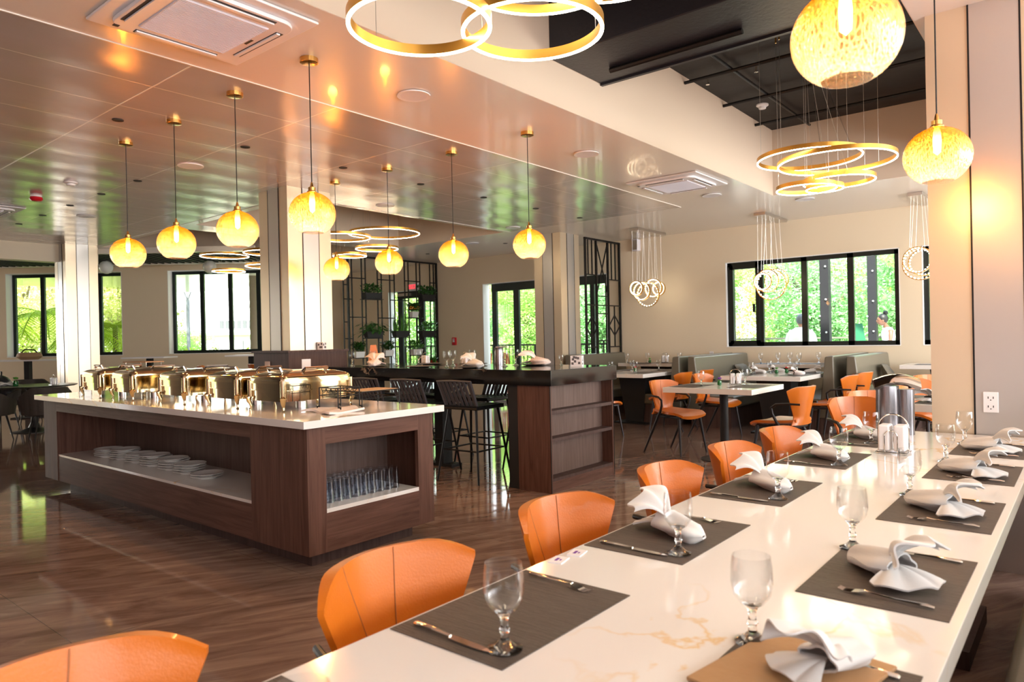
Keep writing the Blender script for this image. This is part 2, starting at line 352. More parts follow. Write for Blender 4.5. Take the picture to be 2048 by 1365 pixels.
# ================================================================== ROOM
YN = 11.85; HC = 3.2
nv = Vector((-.63473, .77273, 0)); rv = Vector((.77273, .63473, 0))   # oblique left wall: outward normal and direction
def ob(lat, d=15.8, z=0): p = nv*d+rv*lat; return Vector((p.x, p.y, z))
pa = ob(-4.75); pb = ob(-20)
floor_poly = [(4.5, -5), (4.5, YN+.25), (-16.2, YN+.25), (-15.7, YN), (pa.x, pa.y), (pb.x, pb.y), (pb.x, -5)]
struct(MB().prism(floor_poly, -.1, 0), 'floor', 'floor_stone')
# ceiling: gypsum and pressed tiles, three coffers left open
cof = [(-3.26, -.79, -1.5, 9.53), (-10.53, -7.82, 5.27, 9.36), (-14.0, -11.04, 5.24, 9.36)]
xs = [-24, -14.0, -11.04, -10.53, -7.82, -7.7, -4.53, -3.26, -.79, 4.6]; ys = [-5, -1.5, 5.12, 5.24, 5.27, 9.36, 9.4, 9.53, YN+.1]
gy = MB(); ti = MB()
for i in range(len(xs)-1):
    for j in range(len(ys)-1):
        cx, cy = (xs[i]+xs[i+1])/2, (ys[j]+ys[j+1])/2
        if any(a < cx < b and c < cy < d for a, b, c, d in cof): continue
        tile = cx < -4.53 and cy < 9.4 and not (cx < -7.7 and cy > 5.12) and cx > -14.0
        (ti if tile else gy).box(xs[i], xs[i+1], ys[j], ys[j+1], HC-(.004 if tile else 0), HC+.12)
struct(gy, 'ceiling', 'ceiling_paint'); struct(ti, 'ceiling', 'ceiling_tile')
tr_ = MB().box(-4.537, -4.527, -5, 9.41, HC-.006, HC).box(-7.7, -4.53, 9.395, 9.41, HC-.006, HC).box(-7.71, -7.695, 5.12, 9.4, HC-.008, HC).box(-14, -7.7, 5.112, 5.125, HC-.008, HC)
struct(tr_, 'trim_1', 'ceiling_paint')
cw = MB()
for a, b, c, d in cof:
    t_ = .08
    e_ = .004; cw.box(a-t_, a+e_, c-t_, d+t_, HC+.001, 4.15).box(b-e_, b+t_, c-t_, d+t_, HC+.001, 4.15).box(a+e_, b-e_, c-t_, c+e_, HC+.001, 4.15).box(a+e_, b-e_, d-e_, d+t_, HC+.001, 4.15)
struct(cw, 'ceiling', 'coffer_paint')
ct = MB()
for a, b, c, d in cof: ct.box(a-.1, b+.1, c-.1, d+.1, 4.07, 4.2)
struct(ct, 'ceiling', 'black_paint')
struct(MB().prism([(5, -6), (5, 12.6), (-16.6, 12.6), (-14.4, 9.3), (-23.5, 1.9), (-23.5, -6)], 4.25, 4.4), 'roof', 'bldg')
def wall(o, u, n, holes, L, H, th, mb):
    """wall of thickness th behind the plane at o; u along, n outward; holes (u0,u1,z0,z1)"""
    us = sorted({0, L, *[h[0] for h in holes], *[h[1] for h in holes]}); zs = sorted({0, H, *[h[2] for h in holes], *[h[3] for h in holes]})
    M = Matrix(((u.x, n.x, 0, o.x), (u.y, n.y, 0, o.y), (0, 0, 1, o.z), (0, 0, 0, 1)))
    for i in range(len(us)-1):
        for j in range(len(zs)-1):
            a, b = (us[i]+us[i+1])/2, (zs[j]+zs[j+1])/2
            if any(h[0] < a < h[1] and h[2] < b < h[3] for h in holes): continue
            mb.box(us[i], us[i+1], 0, th, zs[j], zs[j+1], M)
    return M
X = Vector((1, 0, 0)); Y = Vector((0, 1, 0))
HN = [(-13.77, -12.06, 0, 2.6), (-10.56, -7.3, 0, 2.6), (-4.9, -2.2, 1.13, 2.6), (-1.91, 1.3, 1.13, 2.6), (1.9, 4.0, 1.13, 2.6)]
x0 = -16.2
w_ = MB(); wall(Vector((x0, YN, 0)), X, Y, [(a-x0, b-x0, c, d) for a, b, c, d in HN], 20.9, HC, .22, w_); struct(w_, 'wall_north', 'wall_paint')
w_ = MB(); HL = [(-11.32, -8.72, 1.17, 3.05), (-7.69, -5.1, 1.17, 3.05), (-19.0, -12.6, 1.17, 3.05)]
wall(ob(-20), rv, nv, [(a+20, b+20, c, d) for a, b, c, d in HL], 15.25, HC, .3, w_); struct(w_, 'wall_left', 'wall_paint')
w_ = MB(); q_ = Vector((-15.7, YN, 0))-pa; L_ = q_.length; u_ = q_.normalized(); wall(pa, u_, Vector((-u_.y, u_.x, 0)), [], L_+.3, HC, .2, w_); struct(w_, 'wall_back', 'wall_paint')
w_ = MB(); wall(Vector((-24, -5, 0)), X, -Y, [], 28.6, HC, .2, w_); struct(w_, 'wall_south', 'wood_dark')
w_ = MB(); wall(Vector((4.5, -5, 0)), Y, X, [(i*4+1, i*4+4.5, .5, 2.9) for i in range(4)], 16.9, HC, .2, w_); struct(w_, 'wall_east', 'wall_paint')
w_ = MB(); pw = ob(-20); wall(Vector((pw.x, -5, 0)), Y, -X, [], pw.y+5, HC, .2, w_); struct(w_, 'wall_west', 'wall_paint')
# reveals of the openings painted white
rev = MB()
def reveal(M, u0, u1, z0, z1, d):
    t_ = .012
    rev.box(u0, u0+t_, -.002, d, z0, z1, M).box(u1-t_, u1, -.002, d, z0, z1, M).box(u0, u1, -.002, d, z1-t_, z1, M)
    if z0 > .1: rev.box(u0, u1, -.01, d, z0, z0+t_, M)
MN = Matrix.Translation((0, YN, 0)); ML = Matrix(((rv.x, nv.x, 0, ob(0).x), (rv.y, nv.y, 0, ob(0).y), (0, 0, 1, 0), (0, 0, 0, 1)))
for a, b, c, d in HN: reveal(MN, a, b, c, d, .21)
for a, b, c, d in HL: reveal(ML, a, b, c, d, .28)
struct(rev, 'trim_2', 'reveal_paint')
def window(name, M, u0, u1, z0, z1, dep, mull, fw=.07, dd=.06, sash=None, handle=None, kind='window', rail=None):
    f = MB(); f.box(u0, u0+fw, dep, dep+dd, z0, z1, M).box(u1-fw, u1, dep, dep+dd, z0, z1, M).box(u0, u1, dep, dep+dd, z1-fw, z1, M).box(u0, u1, dep, dep+dd, z0, z0+fw, M)
    for mm, mw in mull: f.box(mm-mw/2, mm+mw/2, dep, dep+dd, z0, z1, M)
    if rail: f.box(u0, u1, dep-.01, dep+dd, z1-rail, z1, M)
    if sash: f.box(sash[0], sash[0]+.06, dep-.03, dep+dd, z0+.04, z1-.04, M).box(sash[1]-.06, sash[1], dep-.03, dep+dd, z0+.04, z1-.04, M).box(sash[0], sash[1], dep-.03, dep+dd, z1-.12, z1-.04, M).box(sash[0], sash[1], dep-.03, dep+dd, z0+.04, z0+.1, M)
    o = struct(f, name, 'frame_dark'); g = MB().box(u0+fw/2, u1-fw/2, dep+.025, dep+.031, z0+fw/2, z1-fw/2, M)
    g.build('pane', 'pane', o)
    if handle: MB().box(*handle, M).build('handle', 'black_metal', o)
    return o
window('window_1', ML, -11.31, -8.73, 1.18, 3.04, .2, [(-10.63, .09), (-9.99, .09), (-9.33, .09)])
window('window_2', ML, -7.68, -5.12, 1.18, 3.04, .2, [(-7.01, .09), (-6.37, .09), (-5.73, .09)])
window('window_6', ML, -18.99, -12.61, 1.18, 3.04, .2, [(-17.7, .09), (-16.4, .09), (-15.1, .09), (-13.8, .09)])  # unseen window, widened to suit the added west fill light
window('window_3', MN, -4.89, -2.21, 1.14, 2.59, .06, [(-4.33, .12), (-3.6, .09), (-2.9, .09)], sash=(-4.84, -4.33), handle=(-4.42, -4.40, -.03, .04, 1.72, 1.86))
window('window_4', MN, -1.9, 1.29, 1.14, 2.59, .06, [(-1.1, .09), (-.3, .09), (.5, .09)])
window('window_5', MN, 1.91, 3.99, 1.14, 2.59, .06, [(2.6, .09), (3.3, .09)])
d1 = window('door_1', MN, -13.57, -12.07, .01, 2.59, .14, [(-12.72, .2)], fw=.17, rail=.16)
MB().cyl((-12.83, YN+.08, 1.25), (-12.83, YN+.08, 1.9), .014).cyl((-12.83, YN+.08, 1.9), (-12.6, YN+.08, 1.9), .014).build('handle', 'black_metal', d1)
MB().box(-13.5, -13.05, YN+.07, YN+.13, 2.48, 2.55).build('door_closer', 'steel', d1)
d2 = window('door_2', MN, -10.42, -7.31, .01, 2.59, .15, [(-9.72, .15), (-9.12, .15), (-8.4, .15), (-7.75, .1)], fw=.13, rail=.17)
# header beam, baseboards
struct(MB().box(-14.4, -14.15, -5, 5.24, 2.89, HC+.05), 'beam', 'wall_paint')
struct(MB().box(-16, -13.8, YN-.015, YN, 0, .1).box(-12.05, -10.6, YN-.015, YN, 0, .1).box(-7.2, 4.4, YN-.015, YN, 0, .1), 'baseboard_north', 'wood_dark')
# slatted black strip of ceiling beside the oblique wall
sl = MB()
Ms = ML
sl.box(-18, -4.9, -2.5, -.7, 3.188, 3.196, Ms)
struct(sl, 'trim_3', 'reveal_paint')
sl = MB()
for k in range(88):
    u = -17.6+k*.145; sl.box(u, u+.045, -2.5, -.7, 3.12, 3.187, Ms)
struct(sl, 'trim_4', 'slat_black')
struct(MB().box(-18, -4.8, -2.6, -2.5, 3.11, 3.21, Ms).box(-18, -4.8, -.7, -.6, 3.11, 3.21, Ms), 'trim_5', 'ceiling_paint')
# gaps in the gypsum above the slats are not needed: slats hang just below it
# columns clad in champagne panels with black joints and silver centres
def column(x, y, s, lo=0):
    c = struct(MB().box(x-s/2, x+s/2, y-s/2, y+s/2, lo, HC), 'column', 'col_champagne')
    p = MB(); j = MB(); h = s/2; a, b = -.16*s, .2*s   # silver band between two joints
    for k in range(4):
        M = Matrix.Translation((x, y, 0)) @ Matrix.Rotation(k*pi/2, 4, 'Z')
        p.box(a, b, -h-.006, -h+.01, lo, HC, M)
        j.box(a-.014*s, a, -h-.008, -h+.01, lo, HC, M).box(b, b+.014*s, -h-.008, -h+.01, lo, HC, M)
    p.build('panel', 'col_silver', c); j.build('joint', 'black_metal', c)
    return c
column(-7.5, 5.0, .6); column(-7.42, 10.35, .58); column(-14.12, 4.86, .52); column(-.41, 5.09, .64)

# ================================================================== OUTDOORS
gr = MB().box(-60, 30, YN+.25, 60, -.14, -.02); struct(gr, 'ground', 'deck')
struct(MB().box(-60, -16.2, -40, YN+.25, -.4, -.15), 'lawn', 'lawn')
struct(MB().box(-60, 30, 17.6, 60, -.1, -.01), 'lawn', 'lawn')
def leaf_cloud(mb, c, rad, n, size, flat=.8, rnd=random):
    for _ in range(n):
        while True:
            p = Vector((rnd.uniform(-1, 1), rnd.uniform(-1, 1), rnd.uniform(-1, 1)))
            if .25 < p.length < 1: break
        p = p.normalized()*(.55+.45*rnd.random()**.5)
        q = Vector((c[0]+p.x*rad[0], c[1]+p.y*rad[1], c[2]+p.z*rad[2]))
        a = Vector((rnd.gauss(0, 1), rnd.gauss(0, 1), rnd.gauss(0, .6))).normalized(); b_ = a.cross(Vector((rnd.gauss(0, 1), rnd.gauss(0, 1), 1)).normalized()).normalized()
        s_ = size*rnd.uniform(.6, 1.4); w2 = s_*.45
        mb.add([q-a*s_, q-b_*w2+a*.1*s_, q+a*s_, q+b_*w2+a*.1*s_], [(0, 1, 2, 3)])
def make_tree(kind, mname, n, seed):
    rnd = random.Random(seed)
    def f():
        r = thing('broadleaf_tree', 'tree', 'tree')
        tk = MB().tube([(0, 0, -.1), (.05, 0, 1.2), (0, .05, 2.6), (.05, .1, 3.6)], [.2, .16, .12, .06], 8)
        for k in range(5):
            a = k*1.3; tk.tube([(0, 0, 1.4+k*.3), (cos(a)*.7, sin(a)*.7, 2.2+k*.35), (cos(a)*1.3, sin(a)*1.3, 2.8+k*.35)], [.08, .05, .02], 6)
        tk.build('trunk', 'bark', r)
        cr_ = MB()
        for k in range(15):
            a = rnd.uniform(0, 2*pi); rr = rnd.uniform(0, 1.5); z = rnd.uniform(.5, 4.6)
            q = 1.25-.25*abs(z-2.4)/2.4
            leaf_cloud(cr_, (rr*cos(a), rr*sin(a), z), (q, q, .85), n//15, .062, rnd=rnd)
        cr_.build('crown', mname, r, flat=True)
        return r
    return Maker(f)
TR = [make_tree(0, 'tree_leaf', 21000, 1), make_tree(1, 'tree_leaf_cool', 21000, 2), make_tree(2, 'tree_leaf_yellow', 16000, 6)]
rnd = random.Random(5); k = 0
WD = ['rounded', 'tall', 'wide', 'leaning', 'dense', 'loose', 'low', 'bushy']
for row, (yy, st, x0_, x1_) in enumerate(((20.5, 3.4, -23, 4.5), (24.2, 3.4, -24.7, 4.5), (27.9, 3.4, -26.4, 4.5))):
    x_ = x0_; c_ = 0
    while x_ < x1_:
        kk = (c_+row) % 2 if row < 2 else 2
        where = 'seen past the double exit door' if x_ < -17.5 else 'outside the folding glass doors' if x_ < -10 else 'beyond the wide window' if x_ < -2.5 else 'beyond the window next to the silver column'
        TR[kk]((x_+rnd.uniform(-.05, .05), yy+rnd.uniform(-.1, .1), -.05), rnd.uniform(0, 6),
            '%s tree, %s in the %s row, %s' % (['bright', 'bluish', 'yellowish'][kk], ORD[c_] if c_ < 12 else 'last' if x_+st >= x1_ else 'number %d' % (c_+1), ['nearest', 'middle', 'farthest'][row], where), 'trees beyond the terrace', scale=(.86, .86, .80+.16*rnd.random()+.16*row))
        x_ += st; c_ += 1
# left side greenery seen through the oblique wall's windows
for i, (lat, d, s_) in enumerate(((-19.6, 23.5, 1.0), (-16.3, 23.5, .95), (-13.0, 23.5, 1.0), (-21.2, 27.5, 1.1), (-17.9, 27.5, 1.2), (-14.7, 27.5, 1.1))):
    p = ob(lat, d); TR[2]((p.x, p.y, -.2), i*1.1, 'yellow green tree, %s from the street end, outside the window behind the black round table' % ORD[i], 'trees outside the left window', scale=(.8, .8, s_))
p = ob(-14.6, 31.5); TR[0]((p.x, p.y, -.9), 0, 'half hidden tree at the edge of the window, behind the street lamp', None, scale=.62)
p = ob(-9.7, 21.5); TR[0]((p.x, p.y, -1.1), 2, 'small round tree standing right before the street lamp pole', None, scale=.42)
def palm():
    r = thing('palm_tree', 'palm', 'tree'); rnd = random.Random(3)
    MB().tube([(0, 0, -.2), (.03, 0, 1.5), (0, .02, 3.2)], [.13, .11, .09], 10).build('trunk', 'bark', r)
    f = MB()
    for k in range(16):
        a = k*2.4; l = 1.7+.5*rnd.random(); up = rnd.uniform(.1, .9)
        pts = [Vector((cos(a)*l*t, sin(a)*l*t, 3.2+up*t*1.2-1.5*t*t)) for t in [i/7 for i in range(8)]]
        f.tube(pts, [.02]*8, 4)
        for i in range(1, 8):
            d = (pts[i]-pts[i-1]).normalized(); s = d.cross(Vector((0, 0, 1))).normalized()
            for q in (-1, 1):
                for e in (0, .33, .66):
                    o = pts[i-1].lerp(pts[i], e); tip = o+s*q*.45+d*.25-Vector((0, 0, .18)); f.add([o, o+d*.05, tip], [(0, 1, 2)])
    f.build('fronds', 'palm_leaf', r, flat=True); return r
PM = Maker(palm)
for i, (lat, d, s_, zz) in enumerate(((-13.9, 20.9, .85, -.3), (-12.6, 20.8, .62, -.2), (-11.75, 20.9, .75, -.4), (-15.9, 20.8, .9, -.2))):
    p = ob(lat, d); PM((p.x, p.y, zz), i*.9, ['yellow green palm with drooping fronds outside the left window', 'short palm between two taller palms outside the left window', 'palm seen right of the champagne column through the left window', 'palm at the far left edge outside the left window'][i], None, scale=s_)
# hedge, lamp post, big palm trunk and pale building outside the second left window
h = MB(); rnd = random.Random(9)
for k in range(26):
    p = ob(-10.4+k*.24, 20.5+rnd.random()); leaf_cloud(h, (p.x, p.y, .35+.25*rnd.random()), (.4, .4, .7), 260, .07, rnd=rnd)
tag(h.build('hedge', 'palm_leaf', flat=True), 'low yellow green hedge below the second left window, in front of the pale building', 'hedge', kind='stuff')
r = thing('street_lamp', 'slim grey street lamp with a forked top and flat disc head outside the left window', 'street lamp', ob(-13.3, 29), 0)
MB().tube([(0, 0, -.3), (0, 0, 3.25)], .075, 8).build('pole', 'lamp_grey', r)
MB().tube([(0, 0, 3.2), (.28, .16, 3.95)], .03, 6).tube([(0, 0, 3.2), (-.28, -.16, 3.95)], .03, 6).tube([(0, 0, 3.2), (.1, -.1, 3.95)], .02, 6).build('fork', 'lamp_grey', r)
MB().lathe([(.1, 3.93), (.36, 3.96), (.36, 4.02), (.05, 4.05)], 20).build('lamp_head', 'lamp_grey', r)
tk = MB(); n_ = 26; pr = [(.098+.007*(i % 2)-.001*i/4, -.3+i*.14) for i in range(n_)]; p = ob(-6.95, 19.0)
tk.lathe(pr, 14, (p.x, p.y, 0)); r = thing('palm_tree', 'ringed grey palm trunk standing close outside the window beside the column', 'tree'); tk.build('trunk', 'bark', r)
r = thing('pale_building', 'low pale building with a row of square dark openings beyond the hedge', 'building', ob(-17, 44), math.atan2(rv.y, rv.x))
MB().box(-4, 5, 0, 5, -.3, 1.95).box(-4.2, 5.2, -.3, 5, 1.95, 2.1).build('wall', 'bldg', r)
b_ = MB()
for k in range(13): b_.box(-1.2+k*.36, -1.2+k*.36+.22, -.06, .04, 2.35, 2.85)
b_.box(-1.4, 3.7, -.02, .2, 2.3, 2.34); b_.build('screen_block', 'bldg_dark', r)
b_ = MB()
for k in range(6): b_.box(.2+k*.75, .26+k*.75, -.08, 0, .8, 1.6)
b_.build('rail_post', 'bldg_dark', r)
# terrace: railing, posts with string lights, beam, table, people
def railing(name, lab, xa, xb, y, z=1.1):
    r = thing(name, lab, 'railing', ((xa+xb)/2, y, 0)); h = (xb-xa)/2
    MB().box(-h, h, -.025, .025, z-.04, z).box(-h, -h+.04, -.02, .02, -.02, z).box(h-.04, h, -.02, .02, -.02, z).box(-.02, .02, -.02, .02, -.02, z).box(-h, h, -.015, .015, .08, .11).build('rail', 'black_metal', r)
    n = int((xb-xa)/.125); b = MB()
    for k in range(n): x = -h+.05+k*.125; b.box(x, x+.016, -.008, .008, .1, z-.03)
    b.build('baluster', 'black_metal', r)
railing('terrace_railing', 'black metal terrace railing outside the folding glass doors', -14.6, -8.4, 15.0, 1.2)
railing('terrace_railing', 'black metal terrace railing outside the exit door', -19.6, -15.2, 15.0, 1.2)
r = thing('terrace_fence', 'low whitish terrace parapet with a rail beyond the wide window', 'railing', (-2, 17.4, 0))
MB().box(-6, 6, 0, .12, 0, 1.12).build('parapet', 'bldg', r); MB().box(-6, 6, 0, .1, 1.2, 1.24).build('rail', 'steel', r)
def post(x, y, lab):
    r = thing('terrace_post', lab, 'post', (x, y, 0)); MB().box(-.085, .085, -.085, .085, -.01, 3.1).build('shaft', 'post_dark', r)
    for k in range(5):
        MB().sphere(((-.09 if k % 2 else .03), -.1, 1.35+k*.33), .02, 8, 6).build('fairy_light', 'bulb_white', r)
post(-4.125, 15, 'dark square terrace post behind the middle pane, near the man in white')
post(-3.697, 17, 'dark square terrace post behind the right pane, near the woman')
post(-1.2, 15, 'dark square terrace post seen through the window beside the silver column')
struct(MB().box(-6, 3, 14.9, 15.1, 3.1, 3.3).box(-6, 3, 16.9, 17.1, 3.1, 3.3), 'beam', 'bldg')
r = thing('terrace_counter', 'long white terrace counter outside the wide window, in front of the woman', 'table', (-3.0, 15.6, 0))
MB().box(-1.0, .8, -.3, .3, 1.1, 1.14).build('tabletop', 'plastic_white', r); MB().box(-.9, -.84, -.25, .25, 0, 1.1).box(.7, .76, -.25, .25, 0, 1.1).build('leg', 'plastic_white', r)
r = thing('green_chair', 'green tall chair on the terrace left of the woman', 'chair', (-3.78, 16.2, 0), .6)
MB().sheet(lambda u, v: ((u-.5)*.26*(1-.3*v), .02+.08*v, 1.1+.42*v), 4, 6, .03).build('backrest', 'chair_green', r)
MB().box(-.17, .17, -.3, .03, 1.02, 1.06).build('seat', 'chair_green', r)
for a, b in ((-.15, -.27), (.15, -.27), (-.15, 0), (.15, 0)): MB().cyl((a, b, 1.02), (a*1.2, b*1.2, 0), .015, 6).build('leg', 'chair_green', r)
def person(name, lab, loc, rz, woman):
    r = thing(name, lab, 'person', loc, rz); sk = 'skin' if woman else 'skin_light'
    H = 1.68 if woman else 1.66
    # body: one continuous skinned surface
    J = {'pelvis': (0, 0, .92), 'waist': (0, .02, 1.08), 'chest': (0, .05, 1.25), 'neck0': (0, .07, 1.40), 'neck': (0, .10, 1.47), 'head': (0, .16 if woman else .13, 1.57),
         'shL': (-.16, .05, 1.36), 'shR': (.16, .05, 1.36), 'elL': (-.22, .08, 1.14), 'elR': (.22, .08, 1.14), 'haL': (-.14, .30, 1.10), 'haR': (.14, .30, 1.10),
         'hipL': (-.09, 0, .88), 'hipR': (.09, 0, .88), 'knL': (-.1, .03, .48), 'knR': (.1, .03, .48), 'anL': (-.1, -.02, .08), 'anR': (.1, -.02, .08), 'toL': (-.1, .13, .03), 'toR': (.1, .13, .03)}
    rad = dict(pelvis=.15, waist=.125, chest=.155, neck0=.06, neck=.048, head=.05, shL=.055, shR=.055, elL=.038, elR=.038, haL=.026, haR=.026, hipL=.09, hipR=.09, knL=.055, knR=.055, anL=.038, anR=.038, toL=.03, toR=.03)
    E_ = [('pelvis', 'waist'), ('waist', 'chest'), ('chest', 'neck0'), ('neck0', 'neck'), ('neck', 'head'), ('chest', 'shL'), ('chest', 'shR'), ('shL', 'elL'), ('shR', 'elR'), ('elL', 'haL'), ('elR', 'haR'), ('pelvis', 'hipL'), ('pelvis', 'hipR'), ('hipL', 'knL'), ('hipR', 'knR'), ('knL', 'anL'), ('knR', 'anR'), ('anL', 'toL'), ('anR', 'toR')]
    keys = list(J); sc = 1 if woman else 1.0
    me = bpy.data.meshes.new('body'); me.from_pydata([J[k] for k in keys], [(keys.index(a), keys.index(b)) for a, b in E_], [])
    o = bpy.data.objects.new('body', me); COL.objects.link(o); o.parent = r; me.materials.append(MATS[sk])
    mo = o.modifiers.new('skin', 'SKIN'); layer = me.skin_vertices[0] if me.skin_vertices else None
    if layer is None:
        b_ = bmesh.new(); b_.from_mesh(me); b_.verts.layers.skin.verify(); b_.to_mesh(me); b_.free(); layer = me.skin_vertices[0]
    for i, k in enumerate(keys):
        q = rad[k]*(.92 if woman else 1.12 if k in ('chest', 'waist', 'pelvis', 'shL', 'shR') else 1); layer.data[i].radius = (q, q*.8 if k in ('pelvis', 'waist', 'chest') else q); layer.data[i].use_root = k == 'pelvis'
    mo.use_smooth_shade = True; sb = o.modifiers.new('sub', 'SUBSURF'); sb.levels = 2; sb.render_levels = 2
    hy, hz = (.17, 1.575) if woman else (.13, 1.58)
    hd = MB().sphere((0, hy, hz), .1, 20, 14, (.78, .95, 1.12)).sphere((0, hy+.09, hz-.015), .018, 8, 6, (1, 1, 1.4)).sphere((-.077, hy, hz-.01), .02, 8, 6, (.5, 1, 1.4)).sphere((.077, hy, hz-.01), .02, 8, 6, (.5, 1, 1.4)).sphere((0, hy+.085, hz-.055), .02, 8, 6, (1.3, .5, .4))
    hd.build('head', sk, o); MB().sphere((-.03, hy+.085, hz+.012), .011, 8, 6).sphere((.03, hy+.085, hz+.012), .011, 8, 6).build('eye', 'hair', o)
    ha = MB().sphere((0, hy-.02, hz+.03), .108, 20, 14, (.82, .93, 1.02))
    if woman: ha.sphere((0, hy-.07, hz+.15), .05, 14, 10)
    ha.build('hair', 'hair' if woman else 'lamp_grey', r)
    for sx in (-1, 1):
        hb = MB().sphere((sx*.13, .34, 1.095), .035, 10, 8, (.8, 1.3, .45))
        for k in range(4): hb.tube([(sx*.13+(k-1.5)*.017, .37, 1.095), (sx*.13+(k-1.5)*.018, .405+.006*(k in (1, 2)), 1.085), (sx*.13+(k-1.5)*.018, .425, 1.07)], [.008, .008, .006], 6)
        hb.tube([(sx*.13-sx*.03, .34, 1.095), (sx*.13-sx*.055, .365, 1.085), (sx*.13-sx*.06, .385, 1.075)], [.01, .009, .007], 6); hb.build('hand', sk, r)
    f = 1.06 if woman else 1.1
    tp = MB(); seg = 20
    prof = [(.175, .86), (.15, 1.0), (.145, 1.1), (.17, 1.25), (.165, 1.33), (.12, 1.40), (.07, 1.43)] if woman else [(.20, .82), (.19, 1.0), (.19, 1.12), (.21, 1.26), (.20, 1.35), (.14, 1.42), (.075, 1.46)]
    P = []
    for rr, z in prof:
        for k in range(seg): a = 2*pi*k/seg; P.append((rr*f*cos(a), rr*f*.68*sin(a)+.04+(z-1)*.05, z))
    tp.add(P, [(i*seg+k, i*seg+(k+1) % seg, (i+1)*seg+(k+1) % seg, (i+1)*seg+k) for i in range(len(prof)-1) for k in range(seg)])
    if not woman:
        for sx in (-1, 1): tp.tube([(sx*.13, .05, 1.37), (sx*.2, .06, 1.28), (sx*.235, .08, 1.14)], [.085, .075, .065], 12)
    tp.build('shirt', 'shirt', r)
    tr = MB().tube([(-.09, 0, .9), (-.1, .03, .48), (-.1, -.02, .07)], [.11, .08, .06], 12).tube([(.09, 0, .9), (.1, .03, .48), (.1, -.02, .07)], [.11, .08, .06], 12).lathe([(.15, .82), (.165, .92)], 16)
    tr.build('trousers', 'trouser', r); return r
person('person', 'person in a white shirt seen from behind on the terrace, standing at the railing', (-4.32, 14.0, 0), R(10), False)
person('person', 'person with a dark hair bun and white sleeveless top bending over the terrace counter', (-3.17, 16.12, 0), R(118), True)
for i, x_ in enumerate((-12.6, -11.6)):
    r = thing('terrace_chair', ['red brown slatted terrace chair behind the left glass door', 'red brown slatted terrace chair behind the middle glass door'][i], 'chair', (x_*.96, 13.4, 0), .4+i)
    MB().box(-.22, .22, -.22, .22, .43, .47).build('seat', 'chair_red', r)
    bk = MB().tube([(-.22, .22, .45), (-.23, .28, .98), (0, .3, 1.02), (.23, .28, .98), (.22, .22, .45)], .02, 8)
    for k in range(5): bk.box(-.16+k*.075, -.13+k*.075, .23, .27, .47, .99)
    bk.build('backrest', 'chair_red', r)
    for a, b in ((-.2, -.2), (.2, -.2), (-.2, .2), (.2, .2)): MB().cyl((a, b, .44), (a*1.1, b*1.1, 0), .018, 6).build('leg', 'chair_red', r)
# ================================================================== ISLAND
r = thing('buffet_cabinet', 'long brown wood buffet island cabinet with open shelves on its side and end', 'cabinet', (-5.6, 2.93, 0))
x0, x1, y0, y1 = -7.95+5.6, -3.56+5.6, 2.42-2.93, 3.44-2.93        # local extents
TK = .1; TZ = .86
MB().box(x0+.35, x1-.12, y0+.1, y1-.1, 0, TK).build('plinth', 'wood_dark', r)
MB().box(x1-.62, x1-.03, y0, y0+.03, TK, TZ).box(x1-.03, x1, y0, y0+.13, TK, TZ).build('corner_upright', 'wood_v', r)
MB().box(x1-.03, x1, y1-.14, y1, TK, TZ).box(x1-.6, x1-.03, y1-.03, y1, TK, TZ).build('corner_upright', 'wood_v', r)
MB().box(x1-.64, x1-.6, y0+.03, y1-.03, TK, TZ).build('divider', 'wood_v', r)
MB().box(x0, x0+.03, y0+.03, y1, TK, TZ).box(x0, x0+.34, y0, y0+.03, TK, TZ).box(x0+.31, x0+.34, y0+.03, y1-.5, TK, TZ).build('corner_upright', 'wood_v', r)
MB().box(x0+.34, x1-.62, y0, y0+.03, TZ-.1, TZ).build('side_rail', 'wood_x', r)
MB().box(x0+.34, x1-.62, y0+.005, y0+.03, TK, .33).build('lower_panel', 'wood_x', r)
MB().box(x0, x1-.6, y1-.03, y1, TK, TZ).build('rear_panel', 'wood_x', r)
MB().box(x1-.03, x1, y0+.13, y1-.14, TZ-.11, TZ).build('end_rail', 'wood_y', r)
MB().box(x1-.025, x1, y0+.13, y1-.14, TK, .335).build('lower_panel', 'wood_y', r)
MB().box(x0+.34, x1-.62, y0+.52, y0+.54, .3, TZ).box(x1-.6, x1-.45, y0+.03, y1-.03, .3, TZ).build('back_panel', 'wood_back', r)
MB().box(x0+.34, x1-.62, y0+.01, y0+.54, .33, .35).build('shelf', 'marble_white', r)
MB().box(x1-.6, x1, y0+.13, y1-.14, .335, .36).build('shelf', 'marble_white', r)
ct = MB().box(-8.02, -3.5, 2.36, 3.5, .861, .906).build('countertop', 'marble_white', bev=.003); tag(ct, 'white veined marble countertop lying on the brown buffet island', 'countertop')
